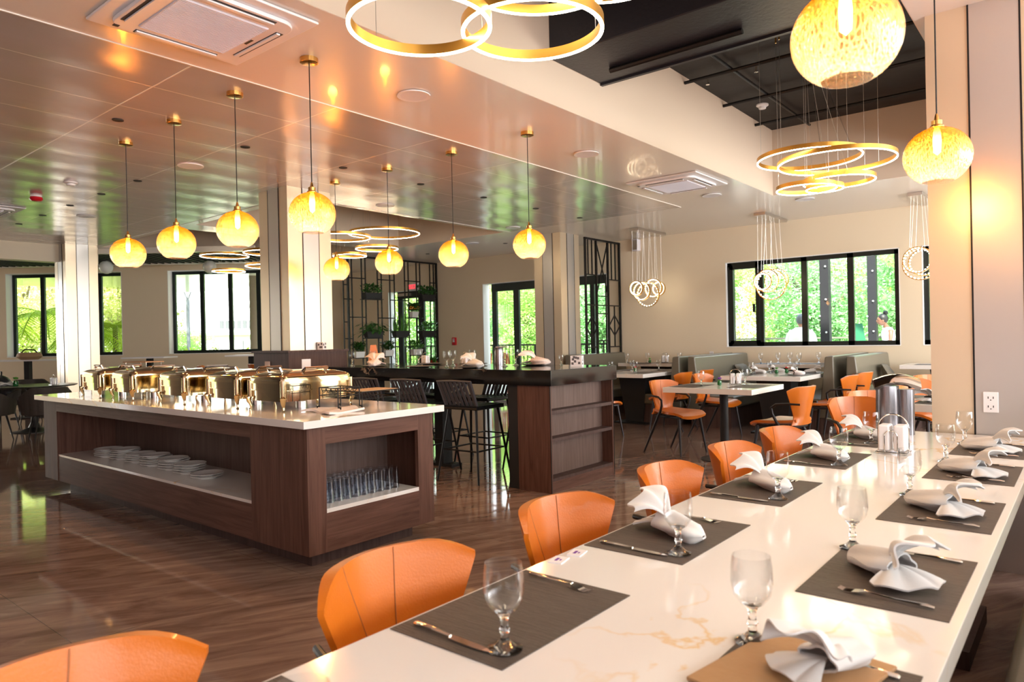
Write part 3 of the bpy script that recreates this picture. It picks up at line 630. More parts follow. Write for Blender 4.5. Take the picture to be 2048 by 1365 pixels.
# plates: every plate of seven stacks
PL = None
PX = [(-7.16, 2.60, 4), (-6.87, 2.62, 5), (-6.58, 2.63, 4), (-6.27, 2.63, 5), (-5.95, 2.63, 5), (-5.66, 2.62, 4), (-5.34, 2.60, 2)]
pb_ = MB().lathe([(1e-5, .004), (.06, .004), (.062, 0), (.068, 0), (.072, .005), (.118, .018), (.121, .0195), (.119, .022), (.07, .009), (1e-5, .008)], 40)
rnd = random.Random(2)
for i, (x, y, n) in enumerate(PX):
    for k in range(n):
        if PL is None: PL = pb_.build('plate', 'porcelain'); o = PL
        else: o = PL.copy(); COL.objects.link(o)
        o.location = (x+.12+rnd.uniform(-.004, .004)*k, y+.06+rnd.uniform(-.004, .004)*k, .3501+.0185*k)
        lv = 'topmost' if k == n-1 else 'bottom' if k == 0 else ORD[k]+' from the bottom'
        st = ['leftmost stack', 'stack next to the leftmost', 'third stack from the left', 'middle stack', 'third stack from the right', 'stack next to the rightmost', 'lone pair at the right'][i]
        tag(o, 'white plate, %s, %s on the island shelf' % (lv, st), 'plate', 'stacked plates on the island shelf')
# tumblers upside down on the end shelf
tb = MB().lathe([(.033, 0), (.031, 0), (.026, .126), (1e-5, .128), (1e-5, .14), (.027, .14), (.034, 0)], 20); TB = None
for row in range(3):
    for k in range(10):
        if row > 0 and k > 7 and row > 1: continue
        if TB is None: TB = tb.build('tumbler', 'glass_tumbler'); o = TB
        else: o = TB.copy(); COL.objects.link(o)
        o.location = (-3.70-row*.075, 2.60+k*.067+row*.02, .3601)
        tag(o, 'clear upturned tumbler, %s from left in the %s row, island end shelf' % (ORD[k], ['front', 'middle', 'back'][row]), 'glass', 'upturned tumblers on the island end shelf')
# chafing dishes
def chafer():
    r = thing('chafing_dish', 'x', 'chafing dish'); w, d = .215, .285
    def rr(w, d, c=.05, n=4):
        P = []
        for cx, cy, a0 in ((w-c, d-c, 0), (-w+c, d-c, pi/2), (-w+c, -d+c, pi), (w-c, -d+c, 1.5*pi)):
            P += [(cx+c*cos(a0+pi/2*k/n), cy+c*sin(a0+pi/2*k/n)) for k in range(n+1)]
        return P
    b = MB().prism(rr(w-.012, d-.012), .065, .135).prism(rr(w, d), .135, .139).prism(rr(w-.008, d-.008), .139, .185)
    b.build('body', 'chafer_gold', r)
    MB().prism(rr(w+.006, d+.006), .185, .2).build('rim', 'gold', r)
    lid = MB(); L = [(1, .2), (1, .222), (.98, .232), (.9, .243), (.7, .258), (.4, .267), (.1, .27)]
    n = len(rr(1, 1)); vs = []
    for s_, z in L:
        vs += [(x, y, z) for x, y in rr((w)*s_, (d)*s_, .05*s_)]
    lid.add(vs, [(i*n+k, i*n+(k+1) % n, (i+1)*n+(k+1) % n, (i+1)*n+k) for i in range(len(L)-1) for k in range(n)]+[tuple((len(L)-1)*n+k for k in range(n))])
    lid.build('lid', 'chafer_gold', r)
    MB().tube([(-.08, -.2, .262), (-.08, -.21, .285), (.08, -.21, .285), (.08, -.2, .262)], .011, 10).build('lid_handle', 'chrome', r)
    MB().tube([(.16, -.09, .262), (.185, -.09, .28), (.185, .09, .28), (.16, .09, .262)], .012, 10).build('lid_handle', 'chrome', r)
    for sx in (-1, 1):
        for sy in (-1, 1):
            x, y = sx*(w-.015), sy*(d-.015)
            MB().cyl((x, y, .09), (x, y, .205), .021, 14).build('corner_post', 'gold', r)
            MB().tube([(x, y, .10), (x+sx*.012, y+sy*.012, .085), (x+sx*.010, y+sy*.010, .06), (x-sx*.002, y, .03), (x, y, .008), (x+sx*.006, y+sy*.006, 0)], [.013, .021, .016, .009, .008, .011], 10).build('leg', 'gold', r)
    MB().cyl((0, 0, .0), (0, 0, .045), .04, 14).build('fuel_can', 'steel', r)
    return r
CH = Maker(chafer)
for i, (x, y) in enumerate(((-7.05, 2.8), (-6.43, 2.82), (-5.58, 2.85), (-4.86, 2.88), (-4.32, 2.90))):
    CH((x, y, .9061), 0, 'polished gold and silver chafing dish, %s of the row on the island' % ['leftmost', 'second from the left', 'middle one', 'second from the right', 'rightmost and nearest'][i], 'chafing dishes on the island')
# wire stands and folded cloth on the island
c_ = MB().sheet(lambda u, v: (-3.84+.34*(u-.5)*(1-.2*v)+.01*sin(9*v), 2.84+.30*(v-.5)+.03*sin(5*u), .916+.006*sin(u*9+v*5)), 16, 12, .014)
tag(c_.build('folded_cloth', 'napkin_pink'), 'crumpled pale cloth lying under the scrolled wire stand on the island', 'cloth')
def wire_stand(lab, x, y, w, d, h, top, scroll, rz=0):
    r = thing('wire_stand', lab, 'stand', (x, y, .9061), rz); W_ = 'black_metal'
    fr = MB().tube([(-w, -d, h), (w, -d, h), (w, d, h), (-w, d, h)], .004, 6, True).tube([(-w, -d, h-.05), (w, -d, h-.05), (w, d, h-.05), (-w, d, h-.05)], .003, 6, True)
    if scroll:
        for sy in (-d, d):
            for cx in (-.5*w, 0, .5*w): fr.tube([(cx+.22*w*cos(a), sy, h-.005+.24*w*sin(a)) for a in [pi+pi*k/10 for k in range(11)]], .0028, 5)
    else:
        for k in range(5): fr.tube([(-w+2*w*k/4, -d, h), (-w+2*w*k/4+.01, -d, h-.05)], .002, 5)
    fr.build('frame', W_, r)
    for sx in (-1, 1):
        for sy in (-1, 1):
            l = MB(); pts = [(sx*w, sy*d, h), (sx*w, sy*d, .016)]
            if scroll: pts += [(sx*w+sx*.012*sin(a), sy*d+sy*.0, .014-.010*cos(a+pi/2)*1) for a in (.6, 1.2)]+[(sx*w+sx*.026, sy*d, .012), (sx*w+sx*.026, sy*d, .026)]
            else: pts[-1] = (sx*w, sy*d, 0.0)
            l.tube(pts, .0042, 6).build('leg', W_, r)
    if top: MB().box(-w+.006, w-.006, -d+.006, d-.006, h-.002, h+.006).build('tray', 'wood_light', r)
    return r
wire_stand('black wire stand with curled scrolls standing on a crumpled cloth', -3.83, 2.86, .10, .085, .145, False, True).location.z = .919
wire_stand('black wire stand with a flat wooden tray on top, behind the scrolled stand', -4.02, 3.27, .12, .17, .105, True, False)

# ================================================================== HIGH BAR
r = thing('bar_counter', 'long high bar counter with a glossy black marble top and wooden end shelves', 'bar table', (-3.6, 4.9, 0))
MB().box(-3.25, 0, 0, 1.09, .94, 1.078).build('bar_top', 'marble_black', r, bev=.004)
B0, B1 = -.40, -.04
MB().box(B0, B1, .03, .055, 0, .94).box(B0, B1, 1.055, 1.08, 0, .94).box(B0, B0+.02, .055, 1.055, 0, .94).build('side_panel', 'wood_v', r)
MB().box(B0+.02, B1-.12, .055, 1.055, .0, .94).build('back_panel', 'wood_back', r)
for z in (.72, .475, .125): MB().box(B1-.13, B1-.005, .055, 1.055, z-.03, z).build('shelf', 'wood_dark', r)
MB().box(B1-.02, B1-.003, .055, 1.055, 0, .10).build('plinth', 'wood_y', r)
for q in (.03, 1.072): MB().box(B1-.002, B1+.004, q, q+.008, 0, .94).build('edge_trim', 'black_metal', r)
MB().box(-.52, -.40, .04, 1.07, 0, .94).build('support_post', 'black_matte', r)
for xx in (-1.85, -2.95):
    MB().box(xx-.06, xx+.06, .46, .60, .03, .94).build('pedestal', 'black_matte', r)
    MB().box(xx-.18, xx+.18, .46, .62, 0, .03).build('base_plate', 'black_matte', r)
MB().box(-.017, -.008, .10, .102, .68, .86).box(-.03, -.028, .085, .087, 0, 0).build('price_strip', 'steel', r) if False else None
def stool():
    r = thing('bar_stool', 'x', 'bar stool')      # faces +Y
    s = MB()
    for k in range(8): s.box(-.2+k*.0525, -.165+k*.0525, -.19, .2, .70, .725)
    s.box(-.205, .215, -.2, -.17, .70, .728).box(-.205, .215, .18, .21, .70, .728); s.build('seat', 'black_metal', r)
    MB().tube([(-.21, -.2, .70), (.21, -.2, .70), (.21, .2, .70), (-.21, .2, .70)], .012, 6, True).build('seat_frame', 'black_metal', r)
    b = MB()
    for k in range(8):
        x = -.185+k*.053
        b.sheet(lambda u, v: (x+(u-.5)*.032, -.17-.11*v-.02*(1-((x)/.2)**2)*v, .71+.25*v), 2, 8, .008)
    b.tube([(-.2, -.17, .71), (-.21, -.28, .965), (0, -.305, .97), (.21, -.28, .965), (.2, -.17, .71)], .012, 6); b.build('backrest', 'strap_grey', r)
    for sx in (-1, 1):
        for sy in (-1, 1): MB().cyl((sx*.17, sy*.16, .71), (sx*.26, sy*.25, 0), .013, 8, .010).build('leg', 'black_metal', r)
    f = MB(); q = .205
    f.tube([(-q, -q, .3), (q, -q, .3), (q, q, .3), (-q, q, .3)], .009, 6, True); f.build('footrest', 'black_metal', r); return r
ST = Maker(stool)
for i, x in enumerate((-4.68, -5.36, -6.02, -6.62)): ST((x, 5.08, 0), R(2), 'black strap-back bar stool, island side of the bar, %s from the end shelves' % ORD[i], 'bar stools along the near side of the bar')
for i, x in enumerate((-4.5, -5.2, -5.9, -6.5)): ST((x, 5.85, 0), R(180), 'black strap-back bar stool, window side of the bar, %s from the end shelves' % ORD[i], 'bar stools along the far side of the bar')

# ================================================================== TABLEWARE MAKERS
def goblet():
    r = thing('water_goblet', 'x', 'glass')
    MB().lathe([(.008, .068), (.022, .075), (.035, .092), (.040, .115), (.039, .145), (.036, .168), (.0345, .168), (.0375, .144), (.0385, .115), (.0335, .095), (.021, .079), (1e-5, .073)], 32).build('bowl', 'glass_bowl', r)
    MB().lathe([(1e-5, 0), (.034, 0), (.0345, .003), (.02, .009), (.009, .02), (.0075, .03), (.011, .038), (.0075, .046), (.008, .06), (.012, .068), (.018, .074), (1e-5, .0745)], 24).build('stem', 'glass_solid', r); return r
GB = Maker(goblet)
def placemat(): return MB().box(-.153, .153, -.238, .238, 0, .002).build('placemat', 'placemat')
PMT = Maker(lambda: tag(placemat(), 'x', 'placemat'))
def knife():
    r = thing('table_knife', 'x', 'knife'); pr = []
    MB().tube([(-.11, 0, .004), (-.105, 0, .005), (-.05, 0, .006), (0, 0, .005)], [.004, .007, .006, .004], 8, flat=.55).build('handle', 'chrome', r)
    MB().sheet(lambda u, v: (0+.115*v, (u-.5)*.018*(1-v**6)+.002*v, .0035), 3, 10, .0014).build('blade', 'chrome', r); return r
KN = Maker(knife)
def fork():
    r = thing('dinner_fork', 'x', 'fork')
    MB().tube([(-.105, 0, .005), (-.09, 0, .007), (-.03, 0, .006), (.02, 0, .008), (.035, 0, .010)], [.004, .0065, .003, .0028, .004], 8, flat=.6).build('handle', 'chrome', r)
    h = MB().sheet(lambda u, v: (.03+.03*v, (u-.5)*(.006+.018*min(1, v*2.2)), .009-.006*v+.001), 4, 6, .0016)
    for k in range(4): y = (k-1.5)*.0058; h.tube([(.058, y, .004), (.075, y, .002), (.09, y, .007)], [.0016, .0014, .0008], 5)
    h.build('head', 'chrome', r); return r
FK = Maker(fork)
def napkin(seed, m='napkin', fan=True):
    def f():
        rnd = random.Random(seed); ph = rnd.uniform(0, 3)
        mb = MB()
        def roll(u, v):                     # tail: pleated roll tapering out to +x
            a = u*2*pi; x = -.02+.15*v; rr = (.040-.016*v)*(1+.16*sin(a*4+ph+3*v))*(1-.8*max(0, v-.86)/.14)*(.75+.25*min(1, v*4)); return (x, rr*1.25*cos(a)+.010*sin(5*v+ph), rr*.8*sin(a)+.032-.013*v)
        def fanf(u, v):                     # head: broad soft lobes standing and leaning to -x
            a = (u-.5)*2.3; l = (.112+.022*sin(1.7*a+ph)+.006*sin(5*a))*v; wv = .013*v*sin(u*pi*5.5+ph)
            return (.02-l*.85*(1-.15*sin(a)**2)+wv, l*sin(a)*.95+wv*.5, .036+l*cos(a)*.55+.02*sin(pi*v)+wv*.6)
        def flap(u, v):
            a = (u-.5)*1.7+.45; l = (.11+.012*sin(2*a+ph))*v; wv = .007*sin(u*pi*3+ph)*v
            return (.005-l*cos(a)*.9, l*sin(a)+wv, .030-.020*v+abs(wv)+.022*v*(1-v))
        mb.sheet(roll, 26, 12, .004); mb.sheet(fanf, 40, 10, .004); mb.sheet(flap, 24, 8, .004)
        return tag(mb.build('cloth_napkin', m, ang=60), 'x', 'napkin')
    return Maker(f)
NP = [napkin(1), napkin(4), napkin(8)]; NPP = napkin(5, 'napkin_pink')
def napbox():
    r = thing('napkin_caddy', 'x', 'napkin holder')
    MB().box(-.052, -.008, -.042, .042, .012, .125).box(.008, .052, -.042, .042, .012, .125).build('napkin_pack', 'plastic_white', r, bev=.008, seg=3)
    MB().tube([(-.06, 0, .005), (-.06, 0, .11)]+arc((0, 0, .11), .06, pi, 0, 12, 1)+[(.06, 0, .005)], .003, 8).build('arch_handle', 'chrome', r)
    w = MB()
    for sy in (-.047, .047): w.tube([(-.025, sy, .006), (-.025, sy, .075)]+arc((0, sy, .078), .025, pi, 0, 8, 1)+[(.025, sy, .006)], .002, 6)
    w.tube([(-.06, -.05, .008), (.06, -.05, .008), (.06, .05, .008), (-.06, .05, .008)], .003, 6, True); w.build('wire_guard', 'chrome', r)
    for a in (-.055, .055):
        for b in (-.045, .045): MB().sphere((a, b, .006), .006, 8, 6).build('foot', 'chrome', r)
    return r
NB = Maker(napbox)
def charger():
    r = MB().lathe([(1e-5, 0), (.09, 0), (.15, .012), (.152, .015), (.149, .016), (.088, .005), (1e-5, .005)], 40).build('charger_plate', 'charger'); return tag(r, 'x', 'plate')
CG = Maker(charger)
def budvase(col):
    def f():
        r = thing('flower_vase', 'x', 'vase')
        MB().lathe([(.016, 0), (.022, .004), (.024, .03), (.02, .05), (.018, .05), (.02, .03), (.018, .006), (1e-5, .006)], 16).build('vase', 'glass_green', r)
        MB().tube([(0, 0, .01), (.004, 0, .07)], .002, 5).tube([(0, 0, .01), (-.01, .006, .06)], .002, 5).build('stem', 'leaf', r)
        b = MB()
        for k in range(7): a = k*.9; b.sphere((.012*cos(a)+.002, .012*sin(a), .075+.006*sin(3*a)), .011, 8, 6, (1, 1, .6))
        b.build('blossom', col, r); return r
    return Maker(f)
VP, VR, VG = budvase('flower_purple'), budvase('flower_red'), budvase('leaf')
# stainless tumbler on bar
# ================================================================== LONG TABLE
T = .76
r = thing('long_dining_table', 'long white marble dining table filling the lower right, laid for many guests', 'dining table', (-.676, 2.4, 0))
MB().box(-.471, .466, -2.3, 2.34, T-.05, T).build('tabletop', 'marble_white', r, bev=.003)
for yy in (-1.35, 1.19):
    MB().box(-.29, .285, yy-.3, yy+.3, 0, .075).build('base_plate', 'wood_dark', r)
    MB().box(-.07, .07, yy-.12, yy+.12, .075, T-.05).build('pedestal', 'black_matte', r)
T += .0001
LY = [(.963, 1.42), (1.69, 2.165), (2.455, 2.93), (3.27, 3.74), (3.97, 4.43)]
RY = [(.92, 1.38), (1.668, 2.141), (2.455, 2.915), (3.249, 3.72), (3.93, 4.4)]
LW = ['bare nearest setting', 'second setting', 'third setting', 'fourth setting', 'last setting']
for i, (a, b) in enumerate(LY):
    y = (a+b)/2; D_ = 'on the chair side of the long table, ' + LW[i]
    PMT((-.983, y, T), 0, 'dark woven placemat '+D_, 'placemats on the long table', scale=(1, (b-a)/.476, 1))
    GB((-.88+(.0 if i < 4 else -.03), (1.03, 1.77, 2.565, 3.363, 4.1)[i], T+.002), 0, 'clear stemmed water goblet '+D_, 'goblets on the long table')
    KN((-1.0, a+.04, T+.002), R(-3), 'shiny table knife '+D_, 'cutlery on the long table')
    FK((-1.0, b-.035, T+.002), R(-4), 'shiny dinner fork '+D_, 'cutlery on the long table')
    if i: NP[i % 3]((-1.0, (0, 1.93, 2.72, 3.50, 4.27)[i], T+.002), R((0, -14, -20, -16, -12)[i]), 'white folded cloth napkin '+D_, 'napkins on the long table', scale=1.12)
RW = ['nearest setting', 'second setting', 'third setting', 'fourth setting', 'last setting']
for i, (a, b) in enumerate(RY):
    y = (a+b)/2; D_ = 'on the bench side of the long table, ' + RW[i]
    PMT((-.385, y, T), 0, 'dark woven placemat '+D_, 'placemats on the long table', scale=(1, (b-a)/.476, 1))
    GB((-.515, (1.343, 2.087, 2.878, 3.70, 4.32)[i], T+.002), 0, 'clear stemmed water goblet '+D_, 'goblets on the long table')
    KN((-.37, b-.03, T+.002), R(180-4), 'shiny table knife '+D_, 'cutlery on the long table')
    if i: FK((-.37, a+.06, T+.002), R(176), 'shiny dinner fork '+D_, 'cutlery on the long table')
    NP[(i+1) % 3]((-.37 if i else -.36, (1.27, 1.89, 2.68, 3.42, 4.12)[i], T+(.002 if i else .012)), R((75, 150, 160, 165, 170)[i]), 'white folded cloth napkin '+D_, 'napkins on the long table', scale=(.85 if i == 0 else 1.12))
fo = MB().box(-.15, .15, -.115, .115, 0, .008).build('tan_slab', 'folder', bev=.003); fo.location = (-.41, 1.25, T+.0022); fo.rotation_euler = (0, 0, R(80)); tag(fo, 'tan leather menu folder under the nearest white napkin', 'folder')
PMT((-.983, .47, T), 0, 'dark woven placemat cut off by the bottom edge, its corner peeking in', 'placemats on the long table')
GB((-.775, .51, T), 0, 'clear stemmed water goblet cut off at the bottom edge of the picture', 'goblets on the long table')
NB((-.755, 3.84, T), 0, 'white napkin pack holder with a tall chrome arch on the long table', None, scale=1.12)
for i, (x, y) in enumerate(((-1.115, 1.535), (-1.11, 1.615))):
    o = MB().box(-.02, .02, -.028, .028, 0, .003).build('paper_packet', 'plastic_white'); o.location = (x, y, T); o.rotation_euler = (0, 0, R(12)); tag(o, ['small white paper packet at the table edge, the nearer of two', 'small white paper packet at the table edge, the farther of two'][i], 'packet')
    l = MB().box(-.008, .0, -.012, .012, .003, .0034).box(.004, .009, -.006, .004, .003, .0034).build('print', 'flower_purple', o)
r = thing('pump_airpot', 'tall grey metal pump airpot standing behind the napkin holder on the long table', 'airpot', (-.89, 4.55, T), R(20))
MB().lathe([(1e-5, 0), (.062, 0), (.064, .01), (.060, .28), (1e-5, .28)], 28, (-.03, 0, 0)).build('body', 'airpot', r)
MB().lathe([(1e-5, 0), (.046, 0), (.047, .26), (1e-5, .26)], 24, (.062, 0, 0)).build('side_cylinder', 'airpot', r)
MB().sheet(lambda u, v: (-.10+.23*v, (u-.5)*.11, .285+.05*sin(pi*(.12+.75*v))-.02*(u-.5)**2*8), 8, 14, .03).build('lid', 'chrome', r)
MB().tube([(.06, 0, .30), (.085, 0, .285), (.088, 0, .265)], [.015, .012, .01], 10).build('spout', 'graphite', r)
# bench along the right of the long table
r = thing('bench_booth', 'olive upholstered bench along the right side of the long table', 'booth', (.1, 2.45, 0))
MB().box(-.29, .35, -2.2, 2.1, .10, .45).build('seat', 'booth', r, bev=.03, seg=3); MB().box(.33, .48, -2.2, 2.1, .1, .98).build('backrest', 'booth', r, bev=.03, seg=3); MB().box(-.25, .45, -2.15, 2.05, 0, .1).build('plinth', 'booth_side', r)

# ================================================================== TAN CHAIRS
def tan_chair():
    r = thing('leather_chair', 'x', 'chair')       # faces +X
    def wid(v): return .145+.108*max(0, min(1, (v-.2)/.75))**.85+.07*max(0, (.25-v)/.25)**1.5
    def back(u, v):
        s_ = (u-.5)*2; w = wid(v); e = max(0, abs(s_)-.6)/.4
        z = .45+.380*v-(.040*e**2.0 if v > .6 else 0)*((v-.6)/.4 if v > .6 else 0)
        return (-.215-.085*v+.105*s_*s_*(.3+v), s_*w, z)
    MB().sheet(back, 22, 22, lambda u, v: .030-.016*max(0, abs(2*u-1)-.7)/.3).build('backrest', 'leather', r, ang=50)
    ms = MB()
    for k in (.26, .62): ms.tube([Vector(back(.5+(k-.5)*(.4+.6*v), v))+Vector((.0165, 0, 0)) for v in [i/12 for i in range(13)]], .0016, 5)
    ms.build('stitching', 'stitch', r)
    def seat(u, v):
        s_ = (u-.5)*2; w = .165+.075*min(1, v*1.6)-.03*max(0, v-.85)/.15
        return (-.21+.46*v, s_*w, .462+.018*s_*s_-.035*max(0, v-.75)**2*16+.02*(1-v)**3-.004)
    MB().sheet(seat, 16, 18, lambda u, v: .045-.02*abs(2*u-1)**3).build('seat', 'leather', r, ang=50)
    MB().tube([(-.17, -.15, .425), (.19, -.19, .425), (.19, .19, .425), (-.17, .15, .425)], .014, 8, True).build('seat_frame', 'graphite', r)
    for sy in (-1, 1):
        MB().cyl((.18, sy*.185, .43), (.235, sy*.235, 0), .019, 10, .010).build('leg', 'graphite', r)
        MB().tube([(-.265, sy*.19, .66), (-.16, sy*.235, .665), (-.05, sy*.255, .655), (-.005, sy*.258, .62), (-.01, sy*.25, .56), (-.05, sy*.235, .47)], [.010, .011, .012, .013, .014, .014], 10).build('armrest', 'graphite', r)
        MB().cyl((-.05, sy*.235, .475), (-.29, sy*.245, 0), .019, 10, .010).build('leg', 'graphite', r)
    return r
TC = Maker(tan_chair)
for i, y in enumerate((.41, 1.15, 1.86, 2.60, 3.27, 3.94)):
    TC((-1.12, y, 0), R((3, 2, 1, 2, 1, 0)[i]), 'tan leather chair at the long white table, %s' % ['nearest and cut off by the bottom edge', 'second from the camera', 'third from the camera', 'fourth from the camera', 'second from the far end', 'at the far end'][i], 'tan chairs along the long table')
# ================================================================== DINING AREA BY THE WINDOWS
def dtable(name, lab, x0, x1, y0, y1, h, kind=0):
    cx, cy = (x0+x1)/2, (y0+y1)/2; w, d = (x1-x0)/2, (y1-y0)/2
    r = thing(name, lab, 'dining table', (cx, cy, 0)); MB().box(-w, w, -d, d, h-.055, h).build('tabletop', 'marble_white', r, bev=.003)
    if kind == 0:
        MB().cyl((0, 0, .02), (0, 0, h-.055), .045, 20).build('pedestal', 'black_matte', r); MB().lathe([(.25, 0), (.25, .012), (.05, .03)], 28).build('base_plate', 'black_metal', r)
    else:
        MB().prism([(-.15, -.1), (.15, -.1), (.15, .1), (-.15, .1)], .02, h-.055, top=[(-.24, -.16), (.24, -.16), (.24, .16), (-.24, .16)]).build('pedestal', 'black_matte', r)
        MB().box(-.28, .28, -.28, .28, 0, .02).build('base_plate', 'black_metal', r)
    return r
dtable('marble_table', 'small square white marble table on a black post between tan chairs', -3.57, -2.6, 6.88, 7.82, .80)
dtable('marble_table', 'white marble table before the greenish booth, on a dark tapered base', -3.85, -2.81, 9.07, 10.46, .80, 1)
dtable('marble_table', 'white marble table right behind the bar end shelves, on a dark tapered base', -6.1, -5.02, 9.08, 10.65, .80, 1)
dtable('booth_table', 'white marble booth table against the wall, left of the wide window', -6.55, -5.35, 10.95, 11.6, .88, 1)
dtable('booth_table', 'white marble booth table under the wide window', -4.1, -3.15, 10.9, 11.6, .88, 1)
dtable('booth_table', 'white marble booth table against the wall, partly behind the column', -2.05, -.9, 10.9, 11.6, .88, 1)
dtable('marble_table', 'white marble table cut off by the silver column', -1.06, .3, 6.0, 6.95, .80, 1)
def chair_at(lst, g):
    for x, y, rz, lab in lst: TC((x, y, 0), R(rz), lab, g)
chair_at([(-3.72, 7.50, -12, 'tan leather chair facing right, tucked at the left of the small square table'),
          (-2.42, 7.25, 172, 'tan leather chair facing left, at the right of the small square table'),
          ], 'tan chairs around the small square table')
chair_at([(-3.86, 8.95, -4, 'tan leather chair left of the table before the greenish booth'),
          (-2.5, 9.25, 183, 'tan leather chair at the right of the table before the greenish booth, the nearer one'),
          (-2.5, 10.0, 178, 'tan leather chair at the right of the table before the greenish booth, the farther one')], 'tan chairs before the greenish booth')
chair_at([(-4.72, 9.35, 182, 'tan leather chair right of the table behind the bar, the nearer one'),
          (-4.72, 10.1, 178, 'tan leather chair right of the table behind the bar, the farther one'),
          (-5.2, 8.15, 75, 'tan leather chair peeking out behind the wooden bar shelves'),
          (-6.4, 9.5, 0, 'tan leather chair left of the table behind the bar')], 'tan chairs around the table behind the bar')
chair_at([(-1.32, 5.95, -40, 'tan leather chair behind the napkin holder, the nearer of two'), (-1.36, 6.65, -36, 'tan leather chair behind the napkin holder, the farther of two')], 'tan chairs at the table cut off by the column')
chair_at([(-1.35, 8.55, -35, 'tan leather chair right above the pump airpot, the nearer of two'), (-1.3, 9.3, -35, 'tan leather chair right above the pump airpot, the farther of two')], 'tan chairs by the right booth')
dtable('marble_table', 'white marble table mostly hidden by the column, behind the pump airpot', -.95, .3, 8.5, 9.6, .76, 1)
# booths: bench with a sloped back; sd=+1 faces +X
def booth(lab, x, y0, y1, sd, hb=1.04, cush=None):
    r = thing('booth_bench', lab, 'booth', (x, (y0+y1)/2, 0)); h = (y1-y0)/2
    M = Matrix.Rotation(-pi/2, 4, 'X')
    def pr(pts, mb, a, b): # profile in x,z extruded along y
        P = [(sd*px, a, pz) for px, pz in pts]+[(sd*px, b, pz) for px, pz in pts]; n = len(pts)
        return mb.add(P, [tuple(range(n-1, -1, -1)), tuple(range(n, 2*n))]+[(i, (i+1) % n, n+(i+1) % n, n+i) for i in range(n)])
    pr([(0, .2), (.22, .2), (.13, hb-.01), (.02, hb)], MB(), -h, h).build('backrest', 'booth', r, bev=.02, seg=3)
    pr([(.15, .3), (.72, .3), (.72, .46), (.19, .46)], MB(), -h, h).build('seat', 'booth', r, bev=.025, seg=3)
    pr([(.05, 0), (.66, 0), (.66, .3), (.05, .3)], MB(), -h+.03, h-.03).build('plinth', 'wood_dark', r)
    return r
booth('olive grey booth bench facing the bar, left half of the back-to-back pair before the window', -4.76, 9.75, 11.83, -1)
booth('olive grey booth bench facing right, right half of the back-to-back pair before the window', -4.66, 9.75, 11.83, 1)
booth('greenish grey booth bench facing left, back to back with another below the window end', -2.62, 9.9, 11.83, -1)
booth('greenish grey booth bench facing right with a large square cushion', -2.50, 9.9, 11.83, 1)
booth('olive booth bench against the black geometric screen', -7.05, 10.0, 11.83, 1, 1.06)
def cushion(lab, x, y, z, rx, rz, s=1):
    def f(sg): return lambda u, v: ((u-.5)*.42*s, (v-.5)*.42*s, sg*.07*s*(max(0, (1-(2*u-1)**2)*(1-(2*v-1)**2)))**.4)
    mb = MB(); mb.sheet(f(1), 12, 12, .004).sheet(f(-1), 12, 12, .004); o = mb.build('cushion', 'cushion', ang=70); o.location = (x, y, z); o.rotation_euler = (0, rx, rz); tag(o, lab, 'cushion')
cushion('square brown green cushion leaning on the right booth seat', -2.2, 11.1, .70, R(62), R(10))
cushion('tan cushion lying flat on the booth seat left of the window', -4.2, 10.7, .56, R(14), R(20))
cushion('dark olive cushion leaning against the booth back under the window corner', -4.36, 11.3, .68, R(60), 0)
# items on those tables
def lay(tab, z, its):
    for kind, x, y, lab in its:
        if kind == 'g': GB((x, y, z), 0, 'clear goblet '+lab, 'goblets on the far tables')
        if kind == 'm': PMT((x, y, z), 0, 'dark placemat '+lab, 'placemats on the far tables')
        if kind == 'M': PMT((x, y, z), R(90), 'dark placemat '+lab, 'placemats on the far tables')
        if kind == 'n': NP[int(x*100) % 3]((x, y, z+.002), R(x*300), 'white folded napkin '+lab, 'napkins on the far tables')
        if kind == 'p': NPP((x, y, z+.002), R(40), 'peach folded napkin '+lab, 'napkins on the far tables')
        if kind == 'b': NB((x, y, z), R(20), 'napkin holder with chrome arch '+lab, None)
        if kind in 'VRG': {'V': VP, 'R': VR, 'G': VG}[kind]((x, y, z), 0, {'V': 'purple flower in a green glass vase ', 'R': 'red flower in a green glass vase ', 'G': 'leafy sprig in a green glass vase '}[kind]+lab, None)
S_ = 'on the small square table'
lay(0, .8001, [('m', -3.38, 7.2, S_+', left side'), ('m', -2.80, 7.35, S_+', right side'), ('g', -3.24, 7.13, S_+', left'), ('g', -2.95, 7.62, S_+', right'), ('V', -3.16, 7.42, S_), ('b', -3.03, 7.55, S_)])
S_ = 'on the table before the greenish booth'
lay(0, .8001, [('m', -3.66, 9.5, S_+', near left'), ('m', -3.66, 10.1, S_+', far left'), ('m', -3.0, 9.5, S_+', near right'), ('m', -3.0, 10.1, S_+', far right'), ('g', -3.56, 9.42, S_+', near left'), ('g', -3.5, 9.95, S_+', far left'), ('g', -3.2, 10.2, S_+', far right'), ('g', -3.13, 9.9, S_+', near right'),
                ('n', -3.6, 9.75, S_+', near left'), ('n', -3.5, 10.2, S_+', far left'), ('p', -3.02, 9.55, S_+', near right'), ('n', -2.93, 10.05, S_+', far right'), ('G', -3.35, 9.8, S_), ('R', -3.28, 10.0, S_)])
S_ = 'on the table behind the bar end'
lay(0, .8001, [('m', -5.9, 9.5, S_+', near left'), ('m', -5.22, 9.5, S_+', near right'), ('m', -5.22, 10.2, S_+', far right'), ('m', -5.9, 10.2, S_+', far left'), ('g', -5.78, 9.45, S_+', near left'), ('g', -5.4, 9.55, S_+', near right'), ('g', -5.72, 10.0, S_+', far left'), ('g', -5.35, 10.2, S_+', far right'), ('R', -5.52, 9.75, S_)])
S_ = 'on the booth table left of the window'
